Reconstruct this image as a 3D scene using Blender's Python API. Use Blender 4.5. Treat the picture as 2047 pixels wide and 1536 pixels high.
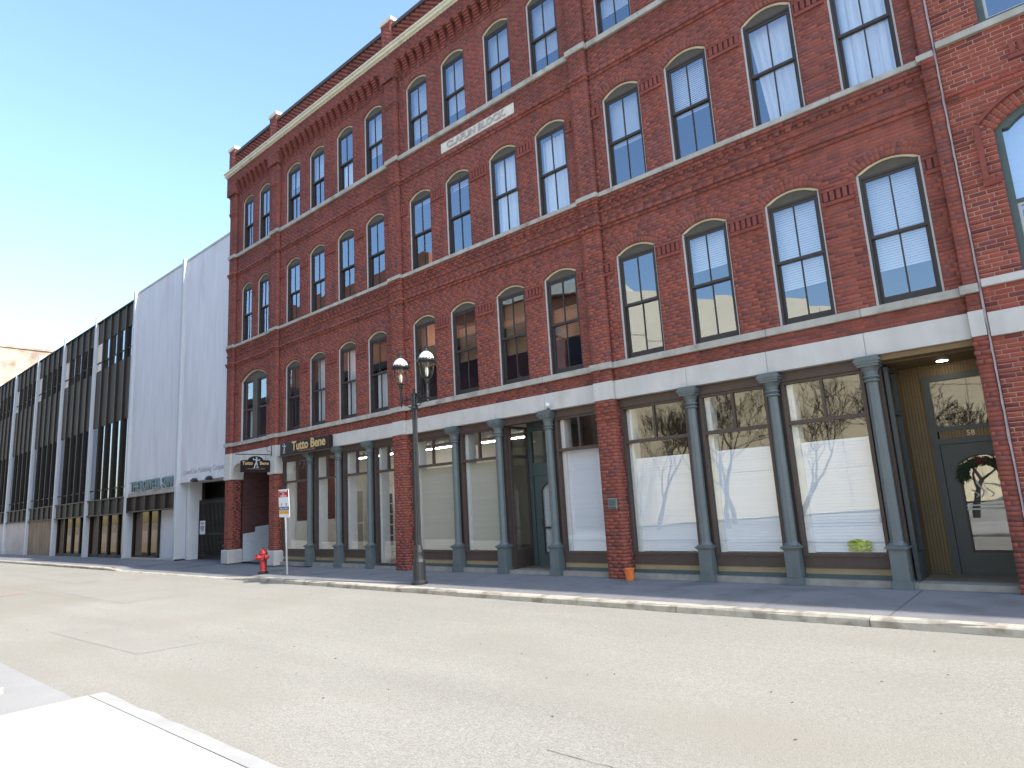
import bpy, math, random
import numpy as np
from mathutils import Vector, Matrix
random.seed(7); RS = np.random.RandomState(11)
S = bpy.context.scene
for o in list(bpy.data.objects): bpy.data.objects.remove(o)
C = S.collection

# ------------------------------------------------------------------ camera
CAM = np.array([6.8345, -11.0414, 1.6]); YAW, PITCH, ROLL = 0.7092022, 0.1793556, -0.0575411; FPX = 1288.257
_f = np.array([-math.sin(YAW)*math.cos(PITCH), math.cos(YAW)*math.cos(PITCH), math.sin(PITCH)])
_r0 = np.array([math.cos(YAW), math.sin(YAW), 0.0]); _u0 = np.cross(_r0, _f)
_r = math.cos(ROLL)*_r0 + math.sin(ROLL)*_u0; _u = -math.sin(ROLL)*_r0 + math.cos(ROLL)*_u0
cd = bpy.data.cameras.new('camera'); cam = bpy.data.objects.new('camera', cd); C.objects.link(cam)
cd.sensor_width = 36.0; cd.lens = FPX*36.0/2047.0; cd.clip_start = 0.05; cd.clip_end = 2000
M = Matrix(((_r[0], _u[0], -_f[0], CAM[0]), (_r[1], _u[1], -_f[1], CAM[1]), (_r[2], _u[2], -_f[2], CAM[2]), (0, 0, 0, 1)))
cam.matrix_world = M
S.camera = cam
# ------------------------------------------------------------------ sky and sun
SUN_EL = math.radians(40.0); K_BACK = 0.100          # sun almost along the street, slightly behind the brick front
sz = math.sin(SUN_EL); sy = K_BACK*sz; sx = math.sqrt(1-sz*sz-sy*sy)
sun_dir = Vector((sx, sy, sz))
W = bpy.data.worlds.new('World'); S.world = W; W.use_nodes = True
nt = W.node_tree; nt.nodes.clear()
sky = nt.nodes.new('ShaderNodeTexSky'); sky.sky_type = 'NISHITA'; sky.sun_disc = False
sky.sun_elevation = SUN_EL; sky.sun_rotation = math.atan2(sx, sy); sky.altitude = 30
sky.air_density = 1.7; sky.dust_density = 1.9; sky.ozone_density = 5.0
bg = nt.nodes.new('ShaderNodeBackground'); bg.inputs[1].default_value = 0.15
ow = nt.nodes.new('ShaderNodeOutputWorld')
nt.links.new(sky.outputs[0], bg.inputs[0]); nt.links.new(bg.outputs[0], ow.inputs[0])
sd = bpy.data.lights.new('sun', 'SUN'); sd.energy = 3.55; sd.angle = math.radians(0.53); sd.color = (1.0, 0.945, 0.86)
sun = bpy.data.objects.new('sun', sd); C.objects.link(sun); sun.location = (30, 10, 40)
sun.rotation_euler = sun_dir.to_track_quat('Z', 'Y').to_euler()
vs = S.view_settings; vs.view_transform = 'Standard'; vs.look = 'None'; vs.exposure = 1.35; vs.gamma = 1.0; vs.use_curve_mapping = False
S.render.engine = 'CYCLES'
S.cycles.max_bounces = 8; S.cycles.diffuse_bounces = 4; S.cycles.glossy_bounces = 4; S.cycles.transparent_max_bounces = 16
S.cycles.caustics_reflective = False; S.cycles.caustics_refractive = False

# ------------------------------------------------------------------ materials
MATS = {}
def lk(m, a, b): m.node_tree.links.new(a, b)
def mat(name, col, var=0.12, scale=6.0, rough=0.8, bump=0.0, bscale=60.0, spec=0.3, metal=0.0, stain=None, stain_scale=1.2, stain_lo=0.5, stain_hi=0.75, attr=False, streak=0.0, streak_vec=(5.0, 5.0, 0.45), stretch=None, fine=0.0, fscale=150.0):
    m = bpy.data.materials.new(name); m.use_nodes = True; n = m.node_tree.nodes
    b = n['Principled BSDF']; b.inputs['Roughness'].default_value = rough; b.inputs['Metallic'].default_value = metal
    b.inputs['Specular IOR Level'].default_value = spec
    g = n.new('ShaderNodeNewGeometry'); pos = g.outputs['Position']
    if stretch:
        vm = n.new('ShaderNodeVectorMath'); vm.operation = 'MULTIPLY'; lk(m, pos, vm.inputs[0]); vm.inputs[1].default_value = stretch; pos = vm.outputs[0]
    def noise(sc, det=4.0):
        t = n.new('ShaderNodeTexNoise'); t.inputs['Scale'].default_value = sc; t.inputs['Detail'].default_value = det; lk(m, pos, t.inputs['Vector']); return t.outputs['Fac']
    if attr:
        a = n.new('ShaderNodeAttribute'); a.attribute_name = 'col'; cur = a.outputs['Color']
    else:
        r = n.new('ShaderNodeRGB'); r.outputs[0].default_value = (*col, 1); cur = r.outputs[0]
    def mult(cur, fac, lo, hi):
        mr = n.new('ShaderNodeMapRange'); mr.inputs['From Min'].default_value = 0.25; mr.inputs['From Max'].default_value = 0.75
        mr.inputs['To Min'].default_value = lo; mr.inputs['To Max'].default_value = hi; lk(m, fac, mr.inputs['Value'])
        mx = n.new('ShaderNodeVectorMath'); mx.operation = 'SCALE'; lk(m, cur, mx.inputs[0]); lk(m, mr.outputs[0], mx.inputs['Scale']); return mx.outputs[0]
    if var: cur = mult(cur, noise(scale), 1-var, 1+var)
    if fine: cur = mult(cur, noise(fscale, 2.0), 1-fine, 1+fine)
    if streak:
        vm2 = n.new('ShaderNodeVectorMath'); vm2.operation = 'MULTIPLY'; lk(m, g.outputs['Position'], vm2.inputs[0]); vm2.inputs[1].default_value = streak_vec
        t2 = n.new('ShaderNodeTexNoise'); t2.inputs['Scale'].default_value = 1.0; t2.inputs['Detail'].default_value = 5.0; lk(m, vm2.outputs[0], t2.inputs['Vector']); cur = mult(cur, t2.outputs['Fac'], 1-streak, 1+streak*0.6)
    if stain:
        t = noise(stain_scale, 6.0); mr = n.new('ShaderNodeMapRange'); mr.inputs['From Min'].default_value = stain_lo; mr.inputs['From Max'].default_value = stain_hi; lk(m, t, mr.inputs['Value'])
        mx = n.new('ShaderNodeMix'); mx.data_type = 'RGBA'; lk(m, mr.outputs[0], mx.inputs[0]); lk(m, cur, mx.inputs[6]); mx.inputs[7].default_value = (*stain, 1); cur = mx.outputs[2]
    lk(m, cur, b.inputs['Base Color'])
    if bump:
        t = noise(bscale, 3.0); bp = n.new('ShaderNodeBump'); bp.inputs['Strength'].default_value = bump; bp.inputs['Distance'].default_value = 0.01
        lk(m, t, bp.inputs['Height']); lk(m, bp.outputs[0], b.inputs['Normal'])
    MATS[name] = m; return m
def glass(name, refl, tint, tcol=(0.97, 0.985, 0.98), rough=0.0):
    m = bpy.data.materials.new(name); m.use_nodes = True; n = m.node_tree.nodes; n.remove(n['Principled BSDF'])
    o = n['Material Output']
    tr = n.new('ShaderNodeBsdfTransparent'); tr.inputs[0].default_value = (*tcol, 1)
    gl = n.new('ShaderNodeBsdfGlossy'); gl.inputs[0].default_value = (*tint, 1); gl.inputs['Roughness'].default_value = rough
    gn = n.new('ShaderNodeNewGeometry'); dt = n.new('ShaderNodeVectorMath'); dt.operation = 'DOT_PRODUCT'; lk(m, gn.outputs['Incoming'], dt.inputs[0]); lk(m, gn.outputs['Normal'], dt.inputs[1])
    ab_ = n.new('ShaderNodeMath'); ab_.operation = 'ABSOLUTE'; lk(m, dt.outputs['Value'], ab_.inputs[0])
    om = n.new('ShaderNodeMath'); om.operation = 'SUBTRACT'; om.inputs[0].default_value = 1.0; lk(m, ab_.outputs[0], om.inputs[1])
    pw = n.new('ShaderNodeMath'); pw.operation = 'POWER'; lk(m, om.outputs[0], pw.inputs[0]); pw.inputs[1].default_value = 4.0
    ma = n.new('ShaderNodeMath'); ma.operation = 'MULTIPLY_ADD'; ma.use_clamp = True; lk(m, pw.outputs[0], ma.inputs[0]); ma.inputs[1].default_value = 0.9*(1-refl); ma.inputs[2].default_value = refl
    ng = n.new('ShaderNodeNewGeometry'); ns = n.new('ShaderNodeTexNoise'); ns.inputs['Scale'].default_value = 2.6; ns.inputs['Detail'].default_value = 1.0; lk(m, ng.outputs['Position'], ns.inputs['Vector'])
    bp = n.new('ShaderNodeBump'); bp.inputs['Strength'].default_value = 0.02; bp.inputs['Distance'].default_value = 0.02; lk(m, ns.outputs['Fac'], bp.inputs['Height']); lk(m, bp.outputs[0], gl.inputs['Normal'])
    mx = n.new('ShaderNodeMixShader'); lk(m, ma.outputs[0], mx.inputs[0]); lk(m, tr.outputs[0], mx.inputs[1]); lk(m, gl.outputs[0], mx.inputs[2]); lk(m, mx.outputs[0], o.inputs[0])
    MATS[name] = m; return m
def emit(name, col, st):
    m = bpy.data.materials.new(name); m.use_nodes = True; n = m.node_tree.nodes; b = n['Principled BSDF']
    b.inputs['Base Color'].default_value = (*col, 1); b.inputs['Emission Color'].default_value = (*col, 1); b.inputs['Emission Strength'].default_value = st
    MATS[name] = m; return m
def brick_tex(name, c1, c2, mortar, scale=1.0, axis='xz', var=0.2):
    m = bpy.data.materials.new(name); m.use_nodes = True; n = m.node_tree.nodes; b = n['Principled BSDF']; b.inputs['Roughness'].default_value = 0.9
    g = n.new('ShaderNodeNewGeometry'); sp = n.new('ShaderNodeSeparateXYZ'); lk(m, g.outputs['Position'], sp.inputs[0]); cb = n.new('ShaderNodeCombineXYZ')
    ad = n.new('ShaderNodeMath'); ad.operation = 'ADD'; lk(m, sp.outputs[0], ad.inputs[0]); lk(m, sp.outputs[1], ad.inputs[1])
    lk(m, ad.outputs[0], cb.inputs[0]); lk(m, sp.outputs[2], cb.inputs[1])
    t = n.new('ShaderNodeTexBrick'); lk(m, cb.outputs[0], t.inputs['Vector']); t.inputs['Scale'].default_value = scale
    t.inputs['Color1'].default_value = (*c1, 1); t.inputs['Color2'].default_value = (*c2, 1); t.inputs['Mortar'].default_value = (*mortar, 1)
    t.inputs['Brick Width'].default_value = 0.21; t.inputs['Row Height'].default_value = 0.068; t.inputs['Mortar Size'].default_value = 0.006
    ns = n.new('ShaderNodeTexNoise'); ns.inputs['Scale'].default_value = 0.9; ns.inputs['Detail'].default_value = 5; lk(m, g.outputs['Position'], ns.inputs['Vector'])
    mr = n.new('ShaderNodeMapRange'); lk(m, ns.outputs['Fac'], mr.inputs['Value']); mr.inputs['From Min'].default_value = .3; mr.inputs['From Max'].default_value = .7; mr.inputs['To Min'].default_value = 1-var; mr.inputs['To Max'].default_value = 1+var
    vmn = n.new('ShaderNodeVectorMath'); vmn.operation = 'SCALE'; lk(m, t.outputs['Color'], vmn.inputs[0]); lk(m, mr.outputs[0], vmn.inputs['Scale']); lk(m, vmn.outputs[0], b.inputs['Base Color'])
    MATS[name] = m; return m

mat('brick', (0.25, 0.08, 0.06), attr=True, streak=0.14, var=0.12, scale=0.8, spec=0.12, rough=0.88, bump=0.15, bscale=90, fine=0.12, fscale=45)
mat('mortar_red', (0.23, 0.105, 0.09), var=0.2, scale=4, rough=0.95)
mat('mortar_pale', (0.40, 0.27, 0.22), var=0.3, scale=3, rough=0.95, stain=(0.24, 0.12, 0.10), stain_scale=1.5, stain_lo=0.5, stain_hi=0.66)
mat('granite', (0.54, 0.52, 0.50), streak=0.10, var=0.07, scale=2.5, rough=0.85, bump=0.15, bscale=120, fine=0.12, fscale=160, stain=(0.36, 0.33, 0.29), stain_scale=1.1, stain_lo=0.58, stain_hi=0.85)
mat('sill_stone', (0.40, 0.38, 0.345), streak=0.16, var=0.12, scale=3, rough=0.88, bump=0.2, bscale=90, stain=(0.22, 0.19, 0.16), stain_scale=2.2, stain_lo=0.55, stain_hi=0.75, fine=0.1)
mat('cap_stone', (0.62, 0.58, 0.52), var=0.1, scale=4, rough=0.9, bump=0.2)
mat('cream_paint', (0.60, 0.58, 0.46), var=0.08, scale=5, rough=0.6, stain=(0.32, 0.28, 0.2), stain_scale=2.5, stain_lo=0.6, stain_hi=0.8)
mat('trim_grey', (0.50, 0.51, 0.52), var=0.06, rough=0.6)
mat('head_panel', (0.085, 0.075, 0.06), var=0.1, rough=0.6)
mat('sash_dark', (0.050, 0.043, 0.042), var=0.1, rough=0.5)
mat('sash_brown', (0.075, 0.052, 0.046), var=0.1, rough=0.5)
mat('shop_brown', (0.085, 0.060, 0.052), var=0.1, rough=0.5)
mat('column_green', (0.112, 0.136, 0.146), streak=0.10, var=0.08, scale=4, rough=0.45, spec=0.5)
mat('door_green', (0.075, 0.10, 0.10), var=0.06, rough=0.5)
mat('door_charcoal', (0.065, 0.075, 0.078), var=0.06, rough=0.45)
mat('tan_paint', (0.185, 0.125, 0.062), var=0.08, scale=3, rough=0.6)
mat('bulkhead_tan', (0.32, 0.25, 0.15), var=0.15, scale=3, rough=0.7)
mat('step_stone', (0.30, 0.28, 0.25), var=0.2, scale=5, rough=0.9, bump=0.3)
mat('blind_white', (0.78, 0.80, 0.87), var=0.04, scale=2, rough=0.8, stretch=(0.2, 0.2, 14))
mat('curtain_white', (0.82, 0.83, 0.86), var=0.1, scale=3, rough=0.9, stretch=(3, 3, 0.2))
mat('blind_tan', (0.42, 0.25, 0.14), var=0.12, scale=2, rough=0.7, stretch=(0.3, 0.3, 16))
mat('blind_cream', (0.55, 0.52, 0.44), var=0.05, scale=2, rough=0.8, stretch=(0.3, 0.3, 12))
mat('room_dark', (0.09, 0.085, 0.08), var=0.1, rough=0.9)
mat('room_white', (0.66, 0.65, 0.60), var=0.05, scale=1, rough=0.8)
mat('room_floor', (0.22, 0.17, 0.12), var=0.2, scale=3, rough=0.5)
mat('room_ceiling', (0.40, 0.39, 0.36), var=0.05, rough=0.9)
mat('white_paint', (0.70, 0.70, 0.69), var=0.05, rough=0.5)
brick_tex('brick_far', (0.27, 0.085, 0.06), (0.2, 0.06, 0.05), (0.2, 0.1, 0.08))
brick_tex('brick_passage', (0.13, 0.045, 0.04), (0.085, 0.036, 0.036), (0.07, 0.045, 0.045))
mat('soot', (0.03, 0.028, 0.028), var=0.2, rough=0.95)
brick_tex('brick_orange', (0.42, 0.15, 0.07), (0.36, 0.12, 0.06), (0.35, 0.2, 0.13))
brick_tex('brick_whitewash', (0.40, 0.31, 0.255), (0.33, 0.24, 0.19), (0.40, 0.32, 0.27), var=0.4)
brick_tex('brick_painted', (0.62, 0.64, 0.67), (0.58, 0.60, 0.64), (0.46, 0.48, 0.52), var=0.12)
mat('stucco_white', (0.69, 0.69, 0.725), streak=0.08, var=0.05, scale=0.8, rough=0.9, bump=0.12, bscale=40, stain=(0.53, 0.51, 0.56), stain_scale=0.55, stain_lo=0.56, stain_hi=0.8, stretch=(1.6, 1.6, 0.55))
mat('fin_white', (0.52, 0.545, 0.585), var=0.05, scale=1.0, rough=0.85, stretch=(1, 1, 0.4))
mat('bronze', (0.030, 0.024, 0.021), var=0.15, scale=1.5, rough=0.5, spec=0.2)
mat('bronze_panel', (0.066, 0.050, 0.042), var=0.25, scale=1.0, rough=0.6, spec=0.12, stretch=(2, 2, 0.5))
mat('plywood', (0.24, 0.155, 0.10), var=0.4, scale=2.0, rough=0.85, stretch=(4, 4, 0.4))
mat('panel_pink', (0.45, 0.36, 0.33), var=0.15, scale=1.0, rough=0.85)
mat('concrete_band', (0.42, 0.38, 0.34), var=0.15, scale=2, rough=0.9)
mat('letter_teal', (0.13, 0.19, 0.21), var=0.08, rough=0.5)  # darker than the pale teal letters, with their shadows painted in
mat('letter_faint', (0.40, 0.39, 0.45), var=0.05, rough=0.8)
mat('cream_concrete', (0.66, 0.59, 0.42), var=0.06, scale=0.6, rough=0.9)
mat('iron_black', (0.016, 0.017, 0.020), var=0.15, rough=0.4, spec=0.5)
mat('galvanised', (0.42, 0.43, 0.45), var=0.1, rough=0.5, metal=0.3)
mat('lamp_roof', (0.78, 0.79, 0.80), var=0.03, rough=0.35, spec=0.6)
mat('hydrant_red', (0.24, 0.014, 0.016), var=0.12, scale=12, rough=0.45, stain=(0.2, 0.02, 0.02), stain_scale=14, spec=0.5)
mat('sign_black', (0.014, 0.011, 0.016), var=0.1, rough=0.4)
mat('sign_maroon', (0.022, 0.010, 0.012), var=0.1, rough=0.4)
mat('gold', (0.58, 0.42, 0.20), var=0.05, rough=0.45)
mat('gold_dim', (0.30, 0.20, 0.11), var=0.05, rough=0.5)
mat('figure_blue', (0.48, 0.54, 0.66), var=0.05, rough=0.5)
mat('sign_white', (0.74, 0.75, 0.77), var=0.02, rough=0.4)
mat('sign_red', (0.42, 0.015, 0.035), var=0.02, rough=0.4)
mat('sign_navy', (0.02, 0.05, 0.16), var=0.02, rough=0.4)
mat('sign_orange', (0.72, 0.36, 0.06), var=0.02, rough=0.4)
mat('leaf_dark', (0.022, 0.038, 0.018), var=0.3, scale=30, rough=0.8)
mat('berry_red', (0.16, 0.012, 0.018), var=0.2, scale=30, rough=0.5)
mat('number_cream', (0.66, 0.55, 0.40), var=0.03, rough=0.5)
mat('bark', (0.085, 0.070, 0.058), var=0.25, scale=8, rough=0.95)
mat('sealant', (0.36, 0.29, 0.31), var=0.2, scale=6, rough=0.9)
mat('lattice_back', (0.07, 0.03, 0.03), var=0.1, rough=0.95)
mat('plastic_orange', (0.62, 0.17, 0.05), var=0.1, rough=0.5)
mat('hivis', (0.50, 0.60, 0.02), var=0.1, rough=0.5)
mat('car_paint', (0.10, 0.02, 0.022), var=0.03, rough=0.25, spec=0.6)
mat('rubber', (0.015, 0.015, 0.016), rough=0.8)
mat('chrome', (0.75, 0.75, 0.76), var=0.0, rough=0.15, metal=1.0)
mat('box_grey', (0.16, 0.20, 0.21), var=0.1, rough=0.5)
mat('red_mark', (0.42, 0.16, 0.12), var=0.2, scale=20, rough=0.9)
glass('glass_upper', 0.30, (0.74, 0.83, 1.0))
glass('glass_shop', 0.13, (0.97, 0.97, 0.96))
glass('glass_brown', 0.25, (0.62, 0.48, 0.36), tcol=(0.5, 0.42, 0.34))
glass('glass_bronze', 0.42, (0.70, 0.80, 1.0), tcol=(0.55, 0.5, 0.46))
glass('glass_lamp', 0.04, (1, 1, 1), tcol=(0.93, 0.92, 0.84))
emit('tube_light', (1.0, 0.95, 0.86), 12.0)
emit('downlight', (1.0, 0.93, 0.80), 10.0)
# asphalt: aged and pale, speckled aggregate, faint wheel tracks along the street, patches
def asphalt():
    m = mat('asphalt', (0.292, 0.278, 0.243), streak=0.09, streak_vec=(0.05, 1.1, 1.0), var=0.07, scale=0.5, rough=0.9, bump=0.6, bscale=130, fine=0.30, fscale=95, stain=(0.272, 0.25, 0.21), stain_scale=0.42, stain_lo=0.48, stain_hi=0.7, stretch=(0.55, 1, 1))
    return m
asphalt()
mat('asphalt_patch', (0.20, 0.195, 0.185), var=0.08, scale=1.0, rough=0.92, bump=0.4, bscale=150, fine=0.2, fscale=70)
mat('apron', (0.30, 0.295, 0.285), var=0.10, scale=1.2, rough=0.92, bump=0.3, bscale=120, fine=0.12, fscale=80)
mat('sidewalk', (0.20, 0.20, 0.207), var=0.12, scale=0.8, rough=0.9, bump=0.25, bscale=110, fine=0.12, fscale=90, stain=(0.14, 0.14, 0.146), stain_scale=1.0, stain_lo=0.5, stain_hi=0.72)
mat('concrete_pale', (0.40, 0.39, 0.365), var=0.10, scale=1.0, rough=0.9, bump=0.2, bscale=120, fine=0.06, fscale=90)
mat('kerb_stone', (0.46, 0.42, 0.35), var=0.2, scale=4, rough=0.9, bump=0.6, bscale=30, stain=(0.27, 0.235, 0.19), stain_scale=4.0, stain_lo=0.46, stain_hi=0.64, fine=0.12)
mat('tar', (0.15, 0.145, 0.14), var=0.1, rough=0.8)

# ------------------------------------------------------------------ mesh helpers
WM = {}
def link(o, parent=None):
    C.objects.link(o)
    if parent is not None:
        o.parent = parent; o.matrix_parent_inverse = Matrix.Translation(WM[parent]).inverted()
    return o
def empty(name, loc, label=None, cat=None, group=None):
    o = bpy.data.objects.new(name, None); o.location = loc; C.objects.link(o); WM[o] = Vector(loc); o.empty_display_size = 0.2
    tag(o, label, cat, group); return o
def tag(o, label=None, cat=None, group=None, kind=None):
    if label: o['label'] = label
    if cat: o['category'] = cat
    if group: o['group'] = group
    if kind: o['kind'] = kind
    return o
def place(name, mesh, parent=None, loc=(0, 0, 0), rot=None):
    o = bpy.data.objects.new(name, mesh); o.location = loc
    if rot: o.rotation_euler = rot
    link(o, parent); WM[o] = Vector(loc); return o
class MB:
    def __init__(s): s.v = []; s.f = []; s.m = []; s.mi = 0
    def use(s, i): s.mi = i; return s
    def face(s, ids): s.f.append(tuple(ids)); s.m.append(s.mi)
    def poly(s, pts): k = len(s.v); s.v += [tuple(p) for p in pts]; s.face(range(k, k+len(pts))); return s
    def box(s, x0, x1, y0, y1, z0, z1):
        k = len(s.v)
        s.v += [(x0, y0, z0), (x1, y0, z0), (x1, y0, z1), (x0, y0, z1), (x0, y1, z0), (x1, y1, z0), (x1, y1, z1), (x0, y1, z1)]
        for q in ((0, 1, 2, 3), (4, 0, 3, 7), (1, 5, 6, 2), (3, 2, 6, 7), (4, 5, 1, 0), (5, 4, 7, 6)): s.face([k+i for i in q])
        return s
    def sheet(s, x0, x1, y0, y1, z0, z1):   # one glass surface in the middle of a thin box
        if y1-y0 < x1-x0: y = (y0+y1)/2; return s.poly([(x0, y, z0), (x1, y, z0), (x1, y, z1), (x0, y, z1)])
        x = (x0+x1)/2; return s.poly([(x, y0, z0), (x, y1, z0), (x, y1, z1), (x, y0, z1)])
    def prism(s, pts, y0, y1):      # pts (x,z) counter-clockwise seen from -y
        k = len(s.v); n = len(pts)
        s.v += [(x, y0, z) for x, z in pts] + [(x, y1, z) for x, z in pts]
        s.face(range(k, k+n)); s.face([k+n+i for i in reversed(range(n))])
        for i in range(n): j = (i+1) % n; s.face((k+i, k+n+i, k+n+j, k+j))
        return s
    def prism_x(s, pts, x0, x1):    # pts (y,z) profile swept along x
        k = len(s.v); n = len(pts)
        s.v += [(x0, y, z) for y, z in pts] + [(x1, y, z) for y, z in pts]
        s.face(range(k, k+n)); s.face([k+n+i for i in reversed(range(n))])
        for i in range(n): j = (i+1) % n; s.face((k+i, k+n+i, k+n+j, k+j))
        return s
    def lathe(s, prof, cx=0, cy=0, cz=0, n=16, rot=0.0):   # prof [(r,z)]
        k = len(s.v)
        for r, z in prof:
            for i in range(n):
                a = 2*math.pi*i/n+rot; s.v.append((cx+r*math.cos(a), cy+r*math.sin(a), cz+z))
        for j in range(len(prof)-1):
            for i in range(n):
                i2 = (i+1) % n; s.face((k+j*n+i, k+j*n+i2, k+(j+1)*n+i2, k+(j+1)*n+i))
        s.face([k+i for i in reversed(range(n))]); s.face([k+(len(prof)-1)*n+i for i in range(n)])
        return s
    def tube(s, pts, rad, n=8):
        pts = [Vector(p) for p in pts]; k = len(s.v); R = rad if isinstance(rad, (list, tuple)) else [rad]*len(pts)
        for i, p in enumerate(pts):
            d = (pts[min(i+1, len(pts)-1)]-pts[max(i-1, 0)]).normalized(); a = d.orthogonal().normalized() if i == 0 else (a-d*a.dot(d)).normalized(); b = d.cross(a)
            for j in range(n):
                t = 2*math.pi*j/n; s.v.append(tuple(p+(a*math.cos(t)+b*math.sin(t))*R[i]))
        for i in range(len(pts)-1):
            for j in range(n):
                j2 = (j+1) % n; s.face((k+i*n+j, k+i*n+j2, k+(i+1)*n+j2, k+(i+1)*n+j))
        s.face([k+j for j in reversed(range(n))]); s.face([k+(len(pts)-1)*n+j for j in range(n)])
        return s
    def mesh(s, name, mats, smooth=False):
        me = bpy.data.meshes.new(name); me.from_pydata(s.v, [], s.f)
        if isinstance(mats, str): mats = [mats]
        for q in mats: me.materials.append(MATS[q])
        me.polygons.foreach_set('material_index', s.m)
        if smooth: me.polygons.foreach_set('use_smooth', [True]*len(s.f))
        me.update(); return me
    def obj(s, name, mats, parent=None, loc=(0, 0, 0), smooth=False, rot=None): return place(name, s.mesh(name, mats, smooth), parent, loc, rot)
def bevelled(me, w, seg=1):
    import bmesh
    b = bmesh.new(); b.from_mesh(me); bmesh.ops.bevel(b, geom=list(b.edges), offset=w, segments=seg, affect='EDGES', profile=0.5); b.to_mesh(me); b.free(); me.update(); return me
def text_mesh(txt, size, mats, depth=0.01, bold=0.0, name='lettering', align='CENTER', shear=0.0, width=1.0, spacing=1.0):
    cu = bpy.data.curves.new('lettering', 'FONT'); cu.body = txt; cu.size = size; cu.extrude = depth; cu.offset = bold; cu.align_x = align; cu.align_y = 'CENTER'; cu.shear = shear; cu.space_character = spacing; cu.resolution_u = 3
    o = bpy.data.objects.new('lettering', cu); C.objects.link(o); bpy.context.view_layer.update()
    me = bpy.data.meshes.new_from_object(o.evaluated_get(bpy.context.evaluated_depsgraph_get())); bpy.data.objects.remove(o); bpy.data.curves.remove(cu)
    me.transform(Matrix.Diagonal((width, 1, 1, 1))); me.materials.clear(); me.materials.append(MATS[mats]); me.name = name; return me
def text_front(txt, size, m, x, y, z, parent, **k):       # faces the street (-y)
    me = text_mesh(txt, size, m, **k); return place(k.get('name', 'lettering'), me, parent, (x, y, z), (math.pi/2, 0, 0))
def project(p):
    d = np.asarray(p)-CAM; zz = d@_f; return 1023.5+FPX*(d@_r)/zz, 768-FPX*(d@_u)/zz, zz

# ------------------------------------------------------------------ bricks as real pieces
def arch_pts(cx, a, zs, rise, n=12, extra=0.0):
    R = (a*a+rise*rise)/(2*rise); zc = zs+rise-R; th = math.asin(a/R); Ro = R+extra
    return [(cx+Ro*math.sin(-th+2*th*i/n), zc+Ro*math.cos(-th+2*th*i/n)) for i in range(n+1)]
class Opening:
    def __init__(s, cx, a, z0, zs, rise=0.0, ring=0.2): s.cx, s.a, s.z0, s.zs, s.rise, s.ring = cx, a, z0, zs, rise, ring
    def span(s, z):
        if z < s.z0: return None
        if z <= s.zs: return s.cx-s.a, s.cx+s.a
        if s.rise <= 0: return None
        R = (s.a**2+s.rise**2)/(2*s.rise); zc = s.zs+s.rise-R; th = math.asin(s.a/R); Ro = R+s.ring
        if z >= zc+Ro: return None
        zo = zc+Ro*math.cos(th)
        h = s.a+(z-s.zs)*math.tan(th) if z < zo else math.sqrt(Ro**2-(z-zc)**2)
        return s.cx-h, s.cx+h
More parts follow.
